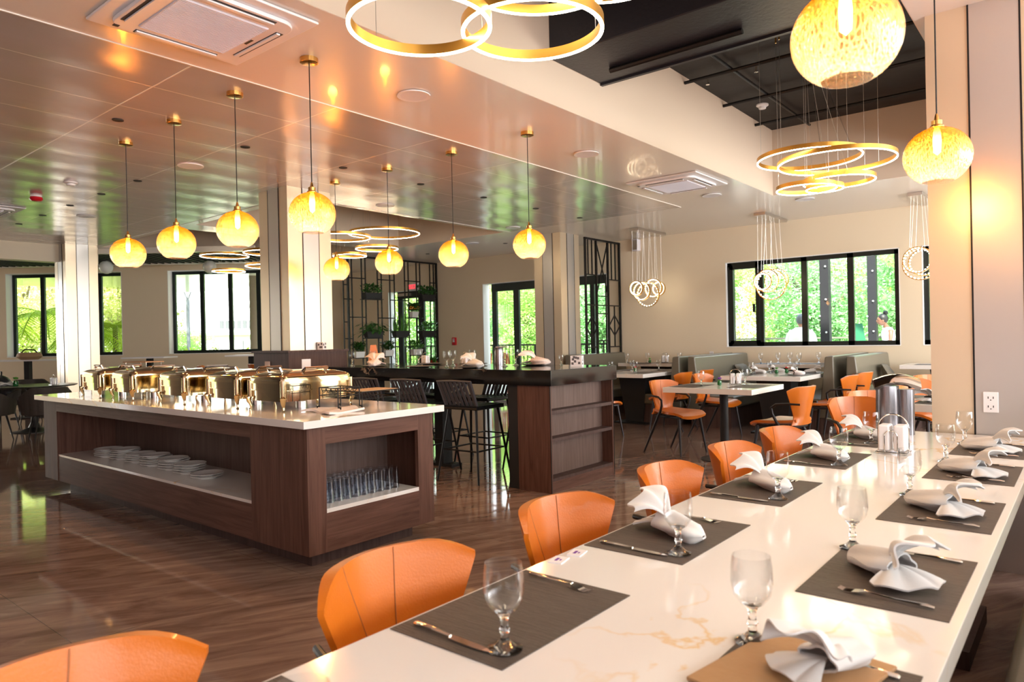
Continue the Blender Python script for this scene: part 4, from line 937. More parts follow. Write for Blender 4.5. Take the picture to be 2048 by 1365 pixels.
lay(0, .8801, [('g', -6.45, 11.1, S_+', leftmost'), ('g', -6.2, 11.4, S_+', second'), ('g', -5.85, 11.4, S_+', third'), ('g', -5.55, 11.35, S_+', rightmost'), ('b', -5.75, 11.2, S_), ('G', -6.05, 11.2, S_), ('M', -6.1, 11.05, S_+', left side'), ('M', -5.58, 11.1, S_+', right side')])
S_ = 'on the booth table under the window'
lay(0, .8801, [('g', -4.02, 11.05, S_+', leftmost'), ('g', -3.85, 11.35, S_+', second'), ('g', -3.65, 11.3, S_+', third'), ('g', -3.45, 11.1, S_+', fourth'), ('g', -3.25, 11.4, S_+', rightmost'), ('M', -3.87, 11.1, S_+', left side'), ('M', -3.38, 11.2, S_+', right side')])
S_ = 'on the table cut off by the column'
lay(0, .8001, [('n', -.96, 6.25, S_), ('m', -.9, 6.3, S_), ('g', -.82, 6.45, S_), ('M', -1.8+.85, 6.7, S_+', far side')])
lay(0, .8801, [('M', -1.65, 11.15, 'on the booth table behind the column'), ('g', -1.45, 11.3, 'on the booth table behind the column')])
# bar tableware
ZB = 1.0785
BA = 'on the black bar'
for i, (x, y, nap) in enumerate(((-6.2, 5.12, 2), (-5.95, 5.75, 0), (-4.72, 5.12, 1), (-4.45, 5.78, 1), (-5.3, 5.78, 0), (-5.45, 5.1, 0))):
    w_ = ['at the chafing dish end', 'behind the leftmost napkin', 'front middle', 'toward the wooden shelves', 'back middle', 'between the napkins'][i]
    CG((x, y, ZB), 0, 'dark round charger plate %s, %s' % (BA, w_), 'charger plates on the bar')
    if nap: (NP[0] if nap == 1 and i == 2 else NPP)((x, y, ZB+.006), R(-50+i*20), 'fan folded napkin %s, %s' % (BA, w_), 'napkins on the bar', scale=1.35)
for i, (x, y) in enumerate(((-6.7, 5.2), (-6.75, 5.55), (-6.1, 5.35), (-6.0, 5.6), (-5.15, 5.2), (-5.35, 5.5), (-5.2, 5.65), (-4.62, 5.5), (-4.68, 5.75))):
    GB((x, y, ZB), 0, 'clear goblet on the black bar, %s counted from the chafing dishes' % ORD[i], 'goblets on the bar')
GB((-4.2, 5.9, ZB), 0, 'clear goblet on the black bar, nearest the wooden end shelves', 'goblets on the bar', scale=.62)
r = thing('printed_box', 'small white table box with dark printed marks near the end of the black bar', 'box', (-3.80, 5.6, ZB), R(20)); MB().box(-.055, .055, -.04, .04, 0, .105).build('box', 'plastic_white', r)
d_ = MB()
for k, (a, b) in enumerate(((-.03, .07), (-.01, .05), (.02, .08), (.03, .035), (-.035, .03), (.0, .085), (-.02, .09))): d_.box(a-.011, a+.011, -.0412, -.0402, b-.01, b+.012)
for k, b in enumerate((.03, .06, .08)): d_.box(.0551, .056, -.02+.01*k, .01, b-.01, b+.008)
d_.build('print', 'print_grey', r)
r = thing('steel_jug', 'tall grey steel jug standing on the far edge of the bar', 'jug', (-5.02, 5.88, ZB), R(30)); MB().lathe([(1e-5, 0), (.05, 0), (.05, .14), (.045, .17), (.05, .185), (1e-5, .185)], 20).build('body', 'airpot', r); MB().box(-.03, .09, -.03, .03, .185, .2).build('lid', 'airpot', r)
for i, (x, y) in enumerate(((-6.2, 5.9), (-5.55, 5.9))): NB((x, y, ZB), 0, ['napkin holder with chrome arch at the back of the bar, before the planter screen', 'napkin holder with chrome arch at the back of the bar, beside the charger plate'][i], None, scale=.8)
# column base ledge and things on it
r = thing('host_ledge', 'dark wood ledge wrapped around the foot of the big column behind the buffet', 'cabinet', (-7.5, 5.0, 0))
o_ = MB().box(-.37, -.31, -.37, .45, 0, 1.25).box(.31, .37, -.37, .45, 0, 1.25).box(-.31, .31, -.37, -.31, 0, 1.25).box(-.31, .31, .39, .45, 0, 1.25); o_.build('cladding', 'wood_dark', r)
MB().box(-.39, -.303, -.39, .47, 1.25, 1.275).box(.303, .39, -.39, .47, 1.25, 1.275).box(-.303, .303, -.39, -.303, 1.25, 1.275).box(-.303, .303, .303, .47, 1.25, 1.275).build('ledge', 'wood_dark', r)
MB().box(-.12, -.02, -.378, -.37, 1.03, 1.15).build('outlet_plate', 'napkin_pink', r); MB().box(.37, .378, -.2, -.08, 1.03, 1.17).build('outlet_plate', 'plastic_white', r)
r = thing('printed_box', 'small white table box with dark printed marks on the column ledge', 'box', (-7.15, 5.1, 1.2751), R(20)); MB().box(-.04, .04, -.035, .035, 0, .09).build('box', 'plastic_white', r)
d_ = MB()
for a, b in ((-.02, .06), (0, .03), (.02, .07), (.02, .03)): d_.box(a-.011, a+.011, -.0362, -.0352, b-.012, b+.012).box(.0401, .041, a-.01, a+.01, b-.012, b+.012)
d_.build('print', 'print_grey', r)
o = MB().prism([(-.075, -.004), (.075, -.004), (.075, .004), (-.075, .004)], 0, .24, top=[(-.035, -.004), (.035, -.004), (.035, .004), (-.035, .004)]).build('tan_slab', 'leather'); o.location = (-6.82, 5.62, ZB); o.rotation_euler = (R(-6), 0, R(60)); tag(o, 'tall thin tan wedge standing on the bar before the dark ledge', 'folder')  # thin tan wedge standing upright, narrower at the top
# ================================================================== LEFT CORNER
r = thing('tulip_table', 'round black tulip table at the left edge between dark tub chairs', 'dining table', (-13.46, 3.96, 0))
MB().lathe([(1e-5, .735), (.58, .735), (.62, .75), (.62, .76), (1e-5, .76)], 48).build('tabletop', 'black_metal', r)
MB().lathe([(.33, 0), (.33, .008), (.2, .02), (.09, .07), (.05, .16), (.04, .4), (.05, .6), (.12, .70), (.2, .735)], 28).build('pedestal', 'black_metal', r)
def tub():
    r = thing('tub_chair', 'x', 'chair')          # faces +X
    def sh(u, v):
        a = pi+(u-.5)*pi*1.25; k = 1-abs(u-.5)*2; top = .60+.19*min(1, k*1.6)**1.3; rr = .27+.03*v+.006*abs(sin(u*34))*1
        return (rr*cos(a)+.02, rr*sin(a)*1.05, .40+(top-.40)*v)
    MB().sheet(sh, 68, 8, .045).build('shell', 'brown_barrel', r, ang=60)
    MB().lathe([(1e-5, .38), (.24, .38), (.27, .41), (.26, .47), (1e-5, .48)], 28).build('seat', 'brown_barrel', r)
    for a in (.75, 2.4, 3.9, 5.5): MB().cyl((.18*cos(a), .18*sin(a), .40), (.27*cos(a), .27*sin(a), 0), .016, 8, .008).build('leg', 'black_metal', r)
    return r
TU = Maker(tub)
for x, y, rz, lab in ((-12.6, 3.15, 120, 'dark quilted tub chair, its back to the camera at the left edge'), (-11.95, 3.66, 175, 'dark quilted tub chair half hidden behind the island end'), (-15.1, 4.4, -10, 'dark tub chair with a shiny rim behind the round black table'), (-11.3, 4.3, 200, 'dark quilted tub chair behind the leftmost chafing dish')):
    TU((x, y, 0), R(rz), lab, 'tub chairs on the left')
VB = VG((-13.5, 3.72, .7601), 0, 'leafy sprig in a dark glass vase on the black round table', None, scale=1.7)
NB((-12.98, 4.1, .7601), 0, 'wooden tinted napkin holder on the black round table', None)
o = MB().sheet(lambda u, v: ((u-.5)*.3, (v-.5)*.2, .03+.03*sin(u*7)*sin(v*6)), 12, 8, .02).build('folded_cloth', 'napkin'); o.location = (-13.75, 3.65, .761); tag(o, 'white cloth lying on the black round table at the left edge', 'cloth')
def hightop(lab, x, y, w=.62):
    r = thing('pedestal_table', lab, 'table', (x, y, 0), math.atan2(rv.y, rv.x))
    MB().box(-w, w, -.3, .3, 1.0, 1.025).build('tabletop', 'plastic_white', r); MB().box(-.05, .05, -.05, .05, .02, 1.0).build('pedestal', 'black_matte', r); MB().box(-.22, .22, -.22, .22, 0, .02).build('base_plate', 'black_matte', r); return r
p = ob(-9.55, 13.9); hightop('white topped wall table with a woven basket on it, under the left window', p.x, p.y, .75).scale.z = 1.12
p2 = ob(-9.45, 13.8)
def basket():
    r = thing('woven_basket', 'woven basket with dark handles on the white topped wall table', 'basket', (p2.x, p2.y, 1.148), R(39))
    MB().lathe([(1e-5, 0), (.15, 0), (.22, .06), (.2, .12), (.17, .14), (1e-5, .10)], 24).build('body', 'rattan', r); MB().tube([(-.2, 0, .1), (-.1, .02, .2), (.08, .02, .19), (.2, 0, .1)], .013, 8).build('handle', 'black_metal', r)
basket()
for lat, lab in ((-7.3, 'white topped wall table below the wall between the left windows'), (-5.25, 'white topped wall table below the palm trunk, next to the dark ledge')):
    p = ob(lat, 14.2); hightop(lab, p.x, p.y, .42).scale.z = 1.12
for lat, d, rz, lab in ((-5.3, 12.6, 60, 'brown rounded chair behind the third chafing dish'), (-6.3, 12.8, 40, 'brown rounded chair behind the second chafing dish'), (-4.55, 13, 80, 'brown rounded chair beside the dark ledge')):
    p = ob(lat, d); c = TC((p.x, p.y, 0), R(rz), lab, None, scale=(1, 1, 1.2))
# chair with a black bag at the left edge, dresses the corner
p = ob(-8.65, 12.1); TU((p.x-.15, p.y-.1, 0), R(-60), 'dark tub chair at the left edge with a black leather bag on it', 'tub chairs on the left')
r = thing('leather_bag', 'black shiny leather bag heaped on a chair at the left edge', 'bag', (p.x-.15, p.y-.1, .5), 0)
MB().sphere((0, 0, .2), .22, 20, 14, (.9, .9, 1.0)).sphere((.12, .1, .12), .17, 16, 10, (1, .9, .8)).build('body', 'bag_leather', r); MB().tube([(-.12, 0, .36), (-.06, .02, .48), (.06, .02, .47), (.12, 0, .36)], .014, 8).build('strap', 'bag_leather', r)
r = thing('serving_stand', 'thin brown serving board on a wire stand behind the chafing dishes', 'stand', (-7.55, 3.2, .9061), R(8))
MB().box(-.2, .2, -.1, .1, .29, .3).build('board', 'wood_light', r)
for a in (-.18, .18):
    for b in (-.08, .08): MB().cyl((a, b, .29), (a, b, 0), .004, 6).build('leg', 'chrome', r)

# ================================================================== SCREENS AND PLANTS
def bars(mb, Xp, segs, w):
    for (ya, za), (yb, zb) in segs:
        a, b = Vector((Xp, ya, za)), Vector((Xp, yb, zb)); d = (b-a).normalized(); n = Vector((1, 0, 0)); s = d.cross(n)
        mb.add([a+n*i*w/2+s*j*w/2 for i, j in ((-1, -1), (1, -1), (1, 1), (-1, 1))]+[b+n*i*w/2+s*j*w/2 for i, j in ((-1, -1), (1, -1), (1, 1), (-1, 1))], [(3, 2, 1, 0), (4, 5, 6, 7), (0, 1, 5, 4), (1, 2, 6, 5), (2, 3, 7, 6), (3, 0, 4, 7)])
r = thing('planter_screen', 'tall black metal screen of staggered bars carrying planters', 'screen', (0, 0, 0))
V_ = (9.12, 9.24, 9.34, 9.6, 9.7, 10.03, 10.14, 10.38, 10.51, 10.82, 10.93, 11.18, 11.29, 11.61, 11.73, 11.82)
Hh = [(9.12, 9.24, 2.56), (9.13, 9.33, 2.26), (9.12, 9.23, 1.78), (9.13, 9.32, 1.43), (9.24, 9.7, 2.71), (9.23, 9.68, 1.88), (9.6, 10.14, 2.27), (9.6, 10.13, 1.43), (10.03, 10.52, 2.71), (10.02, 10.51, 1.87), (10.39, 10.94, 2.27), (10.39, 10.93, 1.44), (10.82, 11.3, 2.72), (10.82, 11.29, 1.88), (11.18, 11.82, 2.28), (11.17, 11.82, 1.44), (11.61, 11.82, 2.71), (9.24, 9.67, 1.01), (10.14, 10.4, 1.02), (10.96, 11.27, 1.02), (9.12, 11.82, .62), (9.12, 11.82, .03)]
m_ = MB(); bars(m_, -12, [((9.1, 3.17), (11.84, 3.17)), ((9.24, 0), (9.24, 3.17)), ((11.82, 0), (11.82, 3.17))], .04); m_.build('frame', 'black_metal', r)
m_ = MB(); bars(m_, -12, [((y, 0), (y, 3.17)) for y in V_ if y not in (9.24, 11.82)], .022); m_.build('upright_bar', 'black_metal', r)
m_ = MB(); bars(m_, -12, [((a, z), (b, z)) for a, b, z in Hh], .022); m_.box(-12.1, -11.88, 9.62, 10.1, 2.262, 2.275); m_.build('cross_bar', 'black_metal', r)
r = thing('geometric_screen', 'black metal screen with diamonds and crossing diagonals beside the column', 'screen', (0, 0, 0))
m_ = MB(); bars(m_, -7.0, [((10.64, 0), (10.64, 3.14)), ((11.82, 0), (11.82, 3.14)), ((10.62, 3.14), (11.84, 3.14)), ((11.0, 0), (11.0, 3.14)), ((11.4, 0), (11.4, 3.14)), ((10.64, .02), (11.82, .02))], .035); m_.build('frame', 'black_metal', r)
m_ = MB(); bars(m_, -7.0, [((10.73, 2.49), (10.73, 3.14)), ((10.86, 2.49), (10.86, 3.14)), ((11.53, 2.43), (11.53, 3.14)), ((11.67, 2.43), (11.67, 3.14)), ((10.64, 1.94), (11.82, 1.94)), ((11.4, 2.43), (11.82, 2.43)), ((11.0, 2.11), (11.4, 2.11)), ((11.0, 1.785), (11.4, 1.785)), ((10.64, 1.17), (11.0, 1.17)), ((11.0, 1.285), (11.4, 1.285)), ((11.4, 1.165), (11.82, 1.165)), ((11.2, 1.285), (11.2, .02)), ((10.82, 1.94), (10.82, 1.17)), ((11.61, 1.94), (11.61, 1.165)), ((10.64, 2.49), (11.0, 2.49))], .02)
m_.build('bar', 'black_metal', r)
m_ = MB(); bars(m_, -7.0, [((11.0, 3.12), (11.4, 2.12)), ((11.4, 3.12), (11.0, 2.12))]+[s for c, t_, b, zc, hw in ((10.82, 1.74, 1.33, 1.53, .18), (11.61, 1.76, 1.38, 1.56, .2)) for s in (((c, t_), (c-hw, zc)), ((c-hw, zc), (c, b)), ((c, b), (c+hw, zc)), ((c+hw, zc), (c, t_)))], .018); m_.build('diagonal_bar', 'black_metal', r)
def plant(mb, kind, rnd, L=.4):
    if kind == 'bush':
        for k in range(190):
            x, y = rnd.uniform(-L/2, L/2), rnd.uniform(-.1, .1); z = rnd.uniform(0, .17); a = rnd.uniform(0, 6.3); s = .055
            q = Vector((x, y, z)); d = Vector((cos(a), sin(a), rnd.uniform(.0, .9))).normalized(); n = d.cross(Vector((0, 0, 1))).normalized()
            mb.add([q, q+d*s+n*s*.45, q+d*2*s, q+d*s-n*s*.45], [(0, 1, 2, 3)])
        for k in range(14): x, y = rnd.uniform(-L/2, L/2), rnd.uniform(-.06, .06); mb.tube([(x, y, -.02), (x*1.05, y*1.2, .12)], .002, 4)
    if kind == 'big':
        for k in range(80):
            a = rnd.uniform(0, 6.3); l = rnd.uniform(.08, .34); x0 = rnd.uniform(-.15, .15); z = rnd.uniform(.03, .2)-max(0, l-.24)*1.3
            q = Vector((x0+cos(a)*l, sin(a)*l*.6, z)); mb.tube([(x0, 0, 0), (x0+cos(a)*l*.5, sin(a)*l*.3, z+.04), q], .002, 4)
            d = Vector((cos(a), sin(a)*.6, -.5)).normalized(); n = d.cross(Vector((0, 0, 1))).normalized(); s = .062
            mb.add([q, q+d*s+n*s*.6+Vector((0, 0, .01)), q+d*2.2*s, q+d*s-n*s*.6+Vector((0, 0, .01))], [(0, 1, 2, 3)])
    if kind == 'grass':
        for k in range(50):
            x, a = rnd.uniform(-L/2, L/2), rnd.uniform(0, 6.3); h = rnd.uniform(.15, .42); b_ = rnd.uniform(.02, .09)
            mb.tube([(x, 0, 0), (x+b_*cos(a)*.5, b_*sin(a)*.5, h*.6), (x+b_*cos(a), b_*sin(a), h)], [.008, .007, .001], 4, flat=.3)
    return mb
def planter(name, lab, y, z, kind, white=False, s=1, mname='leaf', flower=None, L=.4):
    r = thing(name, lab, 'planter', (-11.99, y, z), R(90)); w = L/2; rnd = random.Random(int(y*100+z*37)); h = .13
    MB().prism([(-w*.85, -.06), (w*.85, -.06), (w*.85, .06), (-w*.85, .06)], 0, h, top=[(-w, -.08), (w, -.08), (w, .08), (-w, .08)]).build('pot', 'pot_white' if white else 'planter_dark', r, bev=.004)
    MB().box(-w*.95, w*.95, -.07, .07, h-.01, h+.004).build('soil', 'soil', r)
    mb = plant(MB(), kind, rnd, L); o = mb.build('foliage', mname, r, flat=True); o.location.z = h
    if flower:
        b = MB()
        for k in range(26): b.sphere((rnd.uniform(-w, w)*1.3, rnd.uniform(-.09, .09), h+.05+rnd.uniform(0, .07)), .022, 6, 5, (1, 1, .6))
        b.build('blossom', flower, r)
planter('trough_planter', 'dark trough planter with leafy plants, upper left of the black screen', 9.86, 2.276, 'bush', mname='leaf_dark', L=.46)
planter('trough_planter', 'dark trough planter with leafy plants, upper right of the black screen', 11.5, 2.292, 'bush', L=.44, mname='leaf_dark')
planter('trough_planter', 'dark trough planter with a large trailing pothos in the middle left of the screen', 9.88, 1.442, 'big', L=.46, mname='leaf_dark')
planter('trough_planter', 'dark trough planter with tall spiky grass in the middle of the screen', 10.66, 1.452, 'grass', L=.42)
planter('trough_planter', 'dark trough planter with bright leafy herbs at the middle right of the screen', 11.47, 1.452, 'bush', L=.44)
planter('flower_pot', 'white pot of orange flowers on the black screen', 11.06, 1.892, 'bush', True, flower='flower_orange', L=.2, mname='leaf_dark')
planter('flower_pot', 'white pot with dark leaves low at the left of the black screen', 9.47, 1.022, 'bush', True, L=.24, mname='leaf_dark')
planter('flower_pot', 'white pot with spiky dark leaves low beside the bar napkin', 10.27, 1.032, 'bush', True, L=.24, mname='leaf_dark')
planter('flower_pot', 'white pot with leafy herbs low in front of the exit door', 11.12, 1.032, 'bush', True, L=.3, mname='leaf')
planter('flower_pot', 'small pink flower pot low at the right end of the black screen', 11.6, .632, 'bush', True, flower='flower_red', L=.2)
# signs on the north wall
def lettering(o_, s, x, z, h, depth_y, m):
    G = {'E': ['###', '#..', '##.', '#..', '###'], 'X': ['#.#', '#.#', '.#.', '#.#', '#.#'], 'I': ['###', '.#.', '.#.', '.#.', '###'], 'T': ['###', '.#.', '.#.', '.#.', '.#.']}
    mb = MB(); c = h/5
    for i, ch in enumerate(s):
        for rI, row in enumerate(G[ch]):
            for k, q in enumerate(row):
                if q == '#': mb.box(x+(i*4+k)*c*.8, x+(i*4+k+1)*c*.8, depth_y-.002, depth_y, z+h-(rI+1)*c, z+h-rI*c)
    mb.build('lettering', m, o_)
r = thing('exit_sign', 'small red exit sign above the double exit door', 'sign', (-12.8, YN, 2.68)); MB().box(-.17, .17, -.05, 0, -.085, .085).build('housing', 'plastic_white', r); lettering(r, 'EXIT', -.14, -.05, .1, -.052, 'exit_red')
r = thing('fire_alarm', 'small red fire alarm box on the wall left of the folding doors', 'fire alarm', (-11.45, YN, 1.325)); MB().box(-.055, .055, -.05, 0, -.09, .09).build('housing', 'red', r, bev=.008)
MB().box(-.03, .03, -.054, -.05, -.02, .03).box(-.035, .035, -.054, -.05, .045, .06).build('pull_handle', 'plastic_white', r)
r = thing('wall_speaker', 'small white speaker box high on the wall behind the first crystal chandelier', 'speaker', (-6.6, YN, 3.07)); MB().box(-.06, .06, -.12, 0, -.11, .11).build('housing', 'plastic_lilac', r, bev=.015); MB().box(-.045, .045, -.124, -.118, -.09, .09).build('grille', 'steel', r)
for lab, x, y, z, ax in (('white double power outlet on the silver band of the near column', -.44, 4.762, .945, 0), ('small white wall plate below the wide window', -5.18+.0, YN, 1.0, 0)):
    r = thing('power_outlet', lab, 'outlet', (x, y, z)); MB().box(-.036, .036, -.008, 0, -.058, .058).build('plate', 'plastic_white', r, bev=.003)
    k_ = MB()
    for dz in (-.025, .025): k_.box(-.014, -.010, -.0095, -.0078, dz-.005, dz+.007).box(.010, .014, -.0095, -.0078, dz-.005, dz+.007).box(-.003, .003, -.0095, -.0078, dz-.015, dz-.010)
    k_.build('socket_slot', 'dark_slot', r)

# ================================================================== CEILING FIXTURES
def cassette():
    r = thing('ceiling_air_conditioner', 'x', 'air conditioner')     # hangs at z=0 downwards
    p = MB(); s = .45
    p.prism([(-s, -s), (s, -s), (s, s), (-s, s)], -.02, -.002); p.build('panel', 'plastic_white', r, bev=.01)
    P = []
    for cx, cy, a0 in ((.27, .27, 0), (-.27, .27, pi/2), (-.27, -.27, pi), (.27, -.27, 1.5*pi)): P += [(cx+.1*cos(a0+pi/2*k/5), cy+.1*sin(a0+pi/2*k/5)) for k in range(6)]
    MB().prism(P, -.045, -.02).build('raised_panel', 'plastic_white', r, bev=.008)
    g = MB().box(-.25, .25, -.25, .25, -.052, -.045)
    for k in range(34): x = -.245+k*.0148; g.box(x, x+.004, -.245, .245, -.055, -.051)
    g.build('intake_grille', 'plastic_lilac', r)
    for k in range(4):
        M = Matrix.Rotation(k*pi/2, 4, 'Z')
        MB().box(-.24, .24, .305, .35, -.047, -.040, M).build('air_slot', 'dark_slot', r)
        MB().box(-.235, .235, .31, .332, -.056, -.047, M).build('louvre', 'plastic_white', r)
    MB().box(-.04, .04, .265, .28, -.047, -.044).box(-.35, -.32, -.35, -.32, -.047, -.044).build('indicator_label', 'dark_slot', r); return r
AC = Maker(cassette)
AC((-3.84, 2.0, HC), 0, 'white square ceiling air conditioner above the island, nearest the camera', 'ceiling air conditioners')
AC((-3.84, 7.88, HC), 0, 'white square ceiling air conditioner left of the far ring chandelier', 'ceiling air conditioners')
AC((-11.1, 2.65, HC-.004), 0, 'white square ceiling air conditioner at the left edge, among the metal tiles', 'ceiling air conditioners')
def disc_item(name, lab, cat, x, y, z, parts, group=None):
    r = thing(name, lab, cat, (x, y, z), 0, group)
    for pn, prof, mn in parts: MB().lathe(prof, 28).build(pn, mn, r)
    return r
SPK = Maker(lambda: disc_item('ceiling_speaker', 'x', 'speaker', 0, 0, 0, [('rim', [(.1, 0), (.125, 0), (.125, -.008), (.1, -.006)], 'plastic_white'), ('grille', [(1e-5, -.006), (.1, -.006), (.1, 0)], 'plastic_lilac')]))
for x, y, lab in ((-3.89, 3.64, 'between the near air conditioner and the bar pendants'), (-3.88, 5.96, 'above the bar end, before the far air conditioner'), (-3.84, 8.89, 'just beyond the far air conditioner'), (-7.08, 3.51, 'among the tiles above the island'), (-10.8, 3.86, 'among the tiles at far left'), (-7.33, 6.29, 'beside the tray ceiling edge'), (-9.08, 9.93, 'beyond the tray ceiling, near the folding doors'), (-3.02, 10.1, 'below the far ring chandelier'), (-7.36, 9.05, 'at the far corner of the tiles')):
    SPK((x, y, HC-.0045), 0, 'round white ceiling speaker '+lab, 'ceiling speakers')
DL = Maker(lambda: disc_item('recessed_downlight', 'x', 'downlight', 0, 0, 0, [('trim_ring', [(.032, 0), (.043, 0), (.043, -.005), (.032, -.003)], 'slat_black'), ('lens', [(1e-5, -.002), (.032, -.002), (.032, 0)], 'dark_slot')]))
for k in range(7): DL((-6.05, 2.41+k*1.11, HC-.0045), 0, 'small dark recessed downlight over the bar, %s from the camera side' % ORD[k], 'recessed downlights')
for k in range(5): DL((-8.13-k*1.0, 3.43, HC-.0045), 0, 'small dark recessed downlight in the row left of the island pendants, %s' % ORD[k], 'recessed downlights')
for i, (x, y) in enumerate(((-8.7, 10.45), (-10.87, 10.47))): DL((x, y, HC), 0, 'small dark recessed downlight in the white ceiling before the %s' % ['folding doors', 'planter screen'][i], 'recessed downlights')
disc_item('smoke_detector', 'white smoke detector on the tiles left of the island pendants', 'smoke detector', -8.7, 2.96, HC-.0045, [('base', [(.07, 0), (.07, -.012), (.055, -.02)], 'plastic_white'), ('sensor', [(.045, -.02), (.04, -.04), (1e-5, -.045)], 'plastic_white')])
disc_item('alarm_beacon', 'red round fire alarm on the tiles at far left', 'fire alarm', -9.75, 2.94, HC-.0045, [('base', [(.06, 0), (.06, -.015), (.05, -.02)], 'plastic_white'), ('lens', [(.065, -.02), (.07, -.045), (.05, -.065), (1e-5, -.07)], 'red')])
disc_item('smoke_detector', 'white smoke detector on the black tray ceiling near the far ring chandelier', 'smoke detector', -2.97, 8.38, 4.07, [('base', [(.07, 0), (.07, -.015), (.055, -.025)], 'plastic_white'), ('sensor', [(.045, -.025), (.04, -.05), (1e-5, -.055)], 'plastic_white')])
r = thing('air_duct', 'big black rectangular air duct crossing the tray ceiling', 'duct', (0, 0, 0))
MB().box(-3.255, -.80, 4.5, 5.24, 3.55, 4.06).build('body', 'duct_black', r, bev=.01)
MB().box(-3.255, -.80, 5.24, 5.275, 3.535, 3.6).build('flange', 'duct_black', r)
MB().tube([(-3.0, 4.99, 3.53), (-2.0, 4.99, 3.53), (-1.9, 4.99, 3.53)], .022, 8).build('seam_bar', 'black_metal', r)
r = thing('ceiling_pipes', 'thin black pipes crossing the black tray ceiling', 'pipes', (0, 0, 0))
for y in (6.9, 7.9, 8.9): MB().cyl((-3.25, y, 4.0), (-.8, y, 4.0), .018, 8).build('pipe', 'black_metal', r)
MB().cyl((-2.75, 5.6, 4.02), (-2.75, 9.45, 4.02), .016, 8).build('pipe', 'black_metal', r)
for x_, y_ in ((-3.0, 6.9), (-2.5, 6.9)): MB().lathe([(.012, 0), (.012, -.05), (.02, -.06)], 10, (x_, y_, 3.98)).build('sprinkler_head', 'chrome', r)
# globe pendants
def lamp(name, loc, e, col, rad=.03):
    d = bpy.data.lights.new(name, 'POINT'); d.energy = e; d.color = col; d.shadow_soft_size = rad; return d
PD = lamp('bulb_light', None, 5, (1, .58, .24), .05)
def pendant():
    r = thing('globe_pendant', 'x', 'pendant lamp')     # origin at the ceiling, globe centre 1.0 below
    MB().lathe([(1e-5, 0), (.058, 0), (.058, -.03), (.05, -.033), (1e-5, -.033)], 28).build('canopy', 'brass', r)
    MB().cyl((0, 0, -.03), (0, 0, -.83), .0035, 6).build('cord', 'black_metal', r)
    MB().lathe([(.004, -.80), (.008, -.81), (.012, -.83), (.024, -.835), (.024, -.855), (.032, -.862), (.032, -.868), (.02, -.87)], 20).build('socket', 'brass', r)
    R0 = .148; th0, th1 = R(9), R(152); pr = []
    for k in range(25): a = th0+(th1-th0)*k/24; pr.append((R0*sin(a), R0*.94*cos(a)))
    for k in range(25): a = th1+(th0-th1)*k/24; pr.append(((R0-.003)*sin(a), (R0-.003)*.94*cos(a)))
    g = MB().lathe(pr, 48, closed=True).build('globe_shade', 'globe_glass', r, ang=80); g.location.z = -1.005
    MB().lathe([(.010, -.87), (.016, -.89), (.019, -.93), (.016, -.985), (1e-5, -1.0)], 16).build('bulb', 'bulb_warm', r)
    l = bpy.data.objects.new('bulb_glow', PD); COL.objects.link(l); l.parent = r; l.location = (0, 0, -1.03); return r
PN = Maker(pendant)
for i, x in enumerate((-6.674, -5.751, -4.802, -3.883)): PN((x, 2.72, HC), .4*i, 'amber crackled glass globe pendant over the island, %s' % ['leftmost', 'second from the left', 'third from the left', 'nearest and largest of the row'][i], 'globe pendants over the island')
for i, x in enumerate((-6.666, -5.76, -4.806, -3.865)): PN((x, 4.98, HC), .5*i, 'amber crackled glass globe pendant over the black bar, %s' % ['leftmost and beside the column', 'second from the left', 'third from the left', 'rightmost'][i], 'globe pendants over the bar')
for i, (x, y) in enumerate(((-.525, 2.16), (-.56, 3.94))): PN((x, y, HC), i, ['large clear amber globe pendant at the top right, above the long table', 'clear amber globe pendant in front of the silver column'][i], 'globe pendants over the long table')
# ring chandeliers
def rings(lab, cords, rs, z_can, w=.013, h=.036):
    r = thing('ring_chandelier', lab, 'chandelier', (0, 0, 0))
    for (x, y, z, rad) in rs:
        b = MB().ring((x, y, z), rad, w, h).build('ring', 'brass_ring', r); MB().ring((x, y, z-.006), rad-.001, w-.002, .006).build('light_strip', 'led_warm', b)
        for k in range(3):
            a = 1.0+k*2.1; cx, cy = cords; px, py = x+(rad-w/2)*cos(a), y+(rad-w/2)*sin(a)
            qx, qy = (px, py) if k != 2 else (cx, cy)
            MB().cyl((px, py, z+h), (qx, qy, z_can), .0014, 4).build('suspension_wire', 'steel', r)
            MB().cyl((qx, qy, z_can), (qx, qy, z_can-.05), .008, 8).build('cord_grip', 'brass', r)
rings('gold ring chandelier with glowing circles at the top centre, nearest the camera', (-1.9, 2.3), [(-2.03, 1.94, 2.6, .285), (-1.80, 2.37, 2.65, .30), (-1.84, 2.49, 2.95, .38), (-1.70, 2.84, 3.05, .3)], 4.07, .016, .042)
rings('gold ring chandelier with five glowing circles before the right soffit', (-1.95, 6.6), [(-1.88, 6.42, 2.87, .43), (-1.68, 6.5, 2.82, .475), (-1.72, 6.74, 2.70, .30), (-1.95, 6.57, 2.64, .255), (-1.83, 6.7, 2.645, .16)], 4.07)
rings('gold ring chandelier of thin circles behind the bar pendants', (-8.85, 7.2), [(-8.82, 7.54, 3.1, .57), (-8.80, 6.66, 2.95, .45), (-8.87, 7.42, 2.85, .34), (-8.9, 6.9, 2.7, .26)], 4.07)
rings('gold ring chandelier of thin circles left of the big column', (-12.2, 7.0), [(-12.4, 6.75, 3.0, .43), (-11.07, 6.87, 2.95, .45), (-12.9, 7.1, 2.78, .305), (-12.19, 7.55, 2.85, .45)], 4.07)
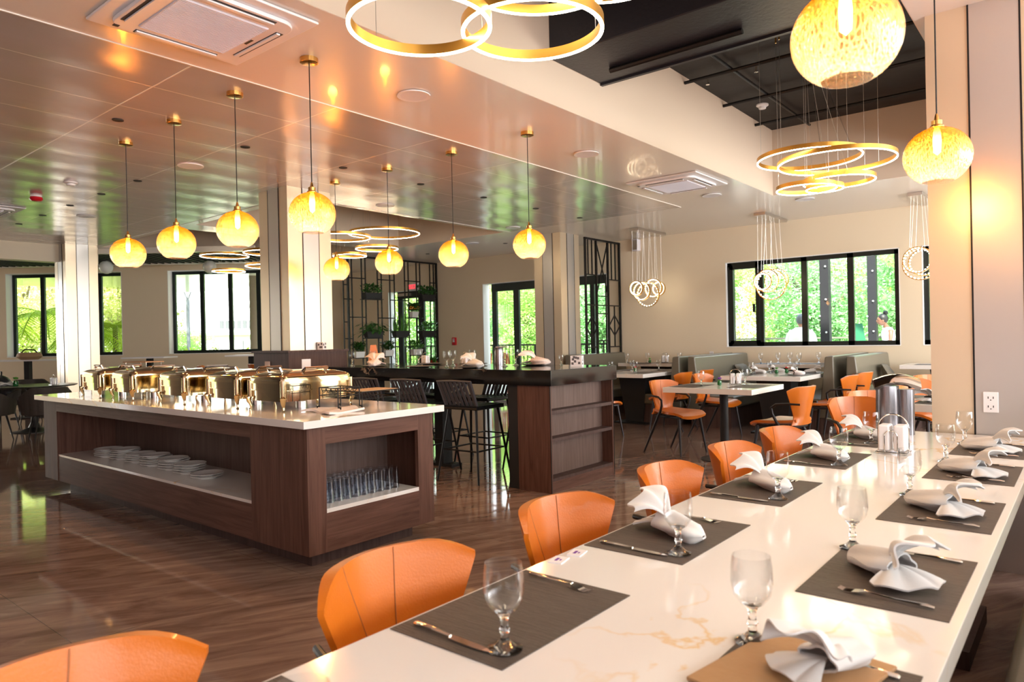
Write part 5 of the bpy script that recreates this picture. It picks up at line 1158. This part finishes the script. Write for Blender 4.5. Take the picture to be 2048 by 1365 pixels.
# crystal ring chandeliers
def crystal(lab, x, ya, yb, rs, z_can=HC, em='led_white'):
    r = thing('crystal_chandelier', lab, 'chandelier', (x, (ya+yb)/2, 0)); h = (yb-ya)/2; ym = (ya+yb)/2
    MB().box(-.09, .09, -h, h, z_can-.045, z_can).build('canopy', 'steel', r, bev=.003)
    for (y, z, rad) in rs:
        M = Matrix.Translation((0, y-ym, z)) @ Matrix.Rotation(pi/2, 4, 'X') @ Matrix.Rotation(0, 4, 'Z')
        b = MB().ring((0, 0, -.02), rad, .012, .04, 40, M).build('ring', 'brass', r)
        c_ = MB()
        for k in range(26):
            a = 2*pi*k/26; q = M @ Vector(((rad-.018)*cos(a), (rad-.018)*sin(a), 0)); c_.sphere(tuple(q), .012, 5, 4)
        c_.build('crystal', em, b)
        for sx in (-1, 1): MB().cyl((sx*rad*.5, y-ym, z+rad*.86), (sx*.06, y-ym, z_can-.045), .0012, 4).build('suspension_wire', 'steel', r)
crystal('glittering crystal ring chandelier hanging left of the wide window', -5.98, 10.6, 11.6, [(10.65, 2.17, .13), (10.83, 2.13, .165), (11.05, 2.08, .22), (11.25, 2.2, .17), (11.45, 2.2, .13)])
crystal('golden crystal ring chandelier hanging in front of the wide window', -3.87, 10.7, 11.7, [(10.78, 2.15, .14), (10.98, 2.17, .18), (11.15, 2.12, .24), (11.4, 2.2, .19)])
crystal('golden crystal ring chandelier half hidden by the silver column', -1.79, 10.7, 11.7, [(10.8, 2.3, .18), (11.0, 2.26, .22), (11.25, 2.3, .19)])
# small frosted globes near the slatted ceiling
for i, (x, y, lab) in enumerate(((-15.6, 5.92, 'small frosted white globe hanging by the slats behind the leftmost amber pendant'), (-14.25, 7.42, 'small frosted white globe hanging by the slats above the second left window'))):
    r = thing('frosted_globe', lab, 'globe lamp', (x, y, 3.1)); MB().lathe([(1e-5, .1), (.03, .1), (.03, .03), (1e-5, .03)], 14).build('mount', 'black_metal', r); MB().sphere((0, 0, -.1), .135, 24, 16).build('globe', 'bulb_white', r)
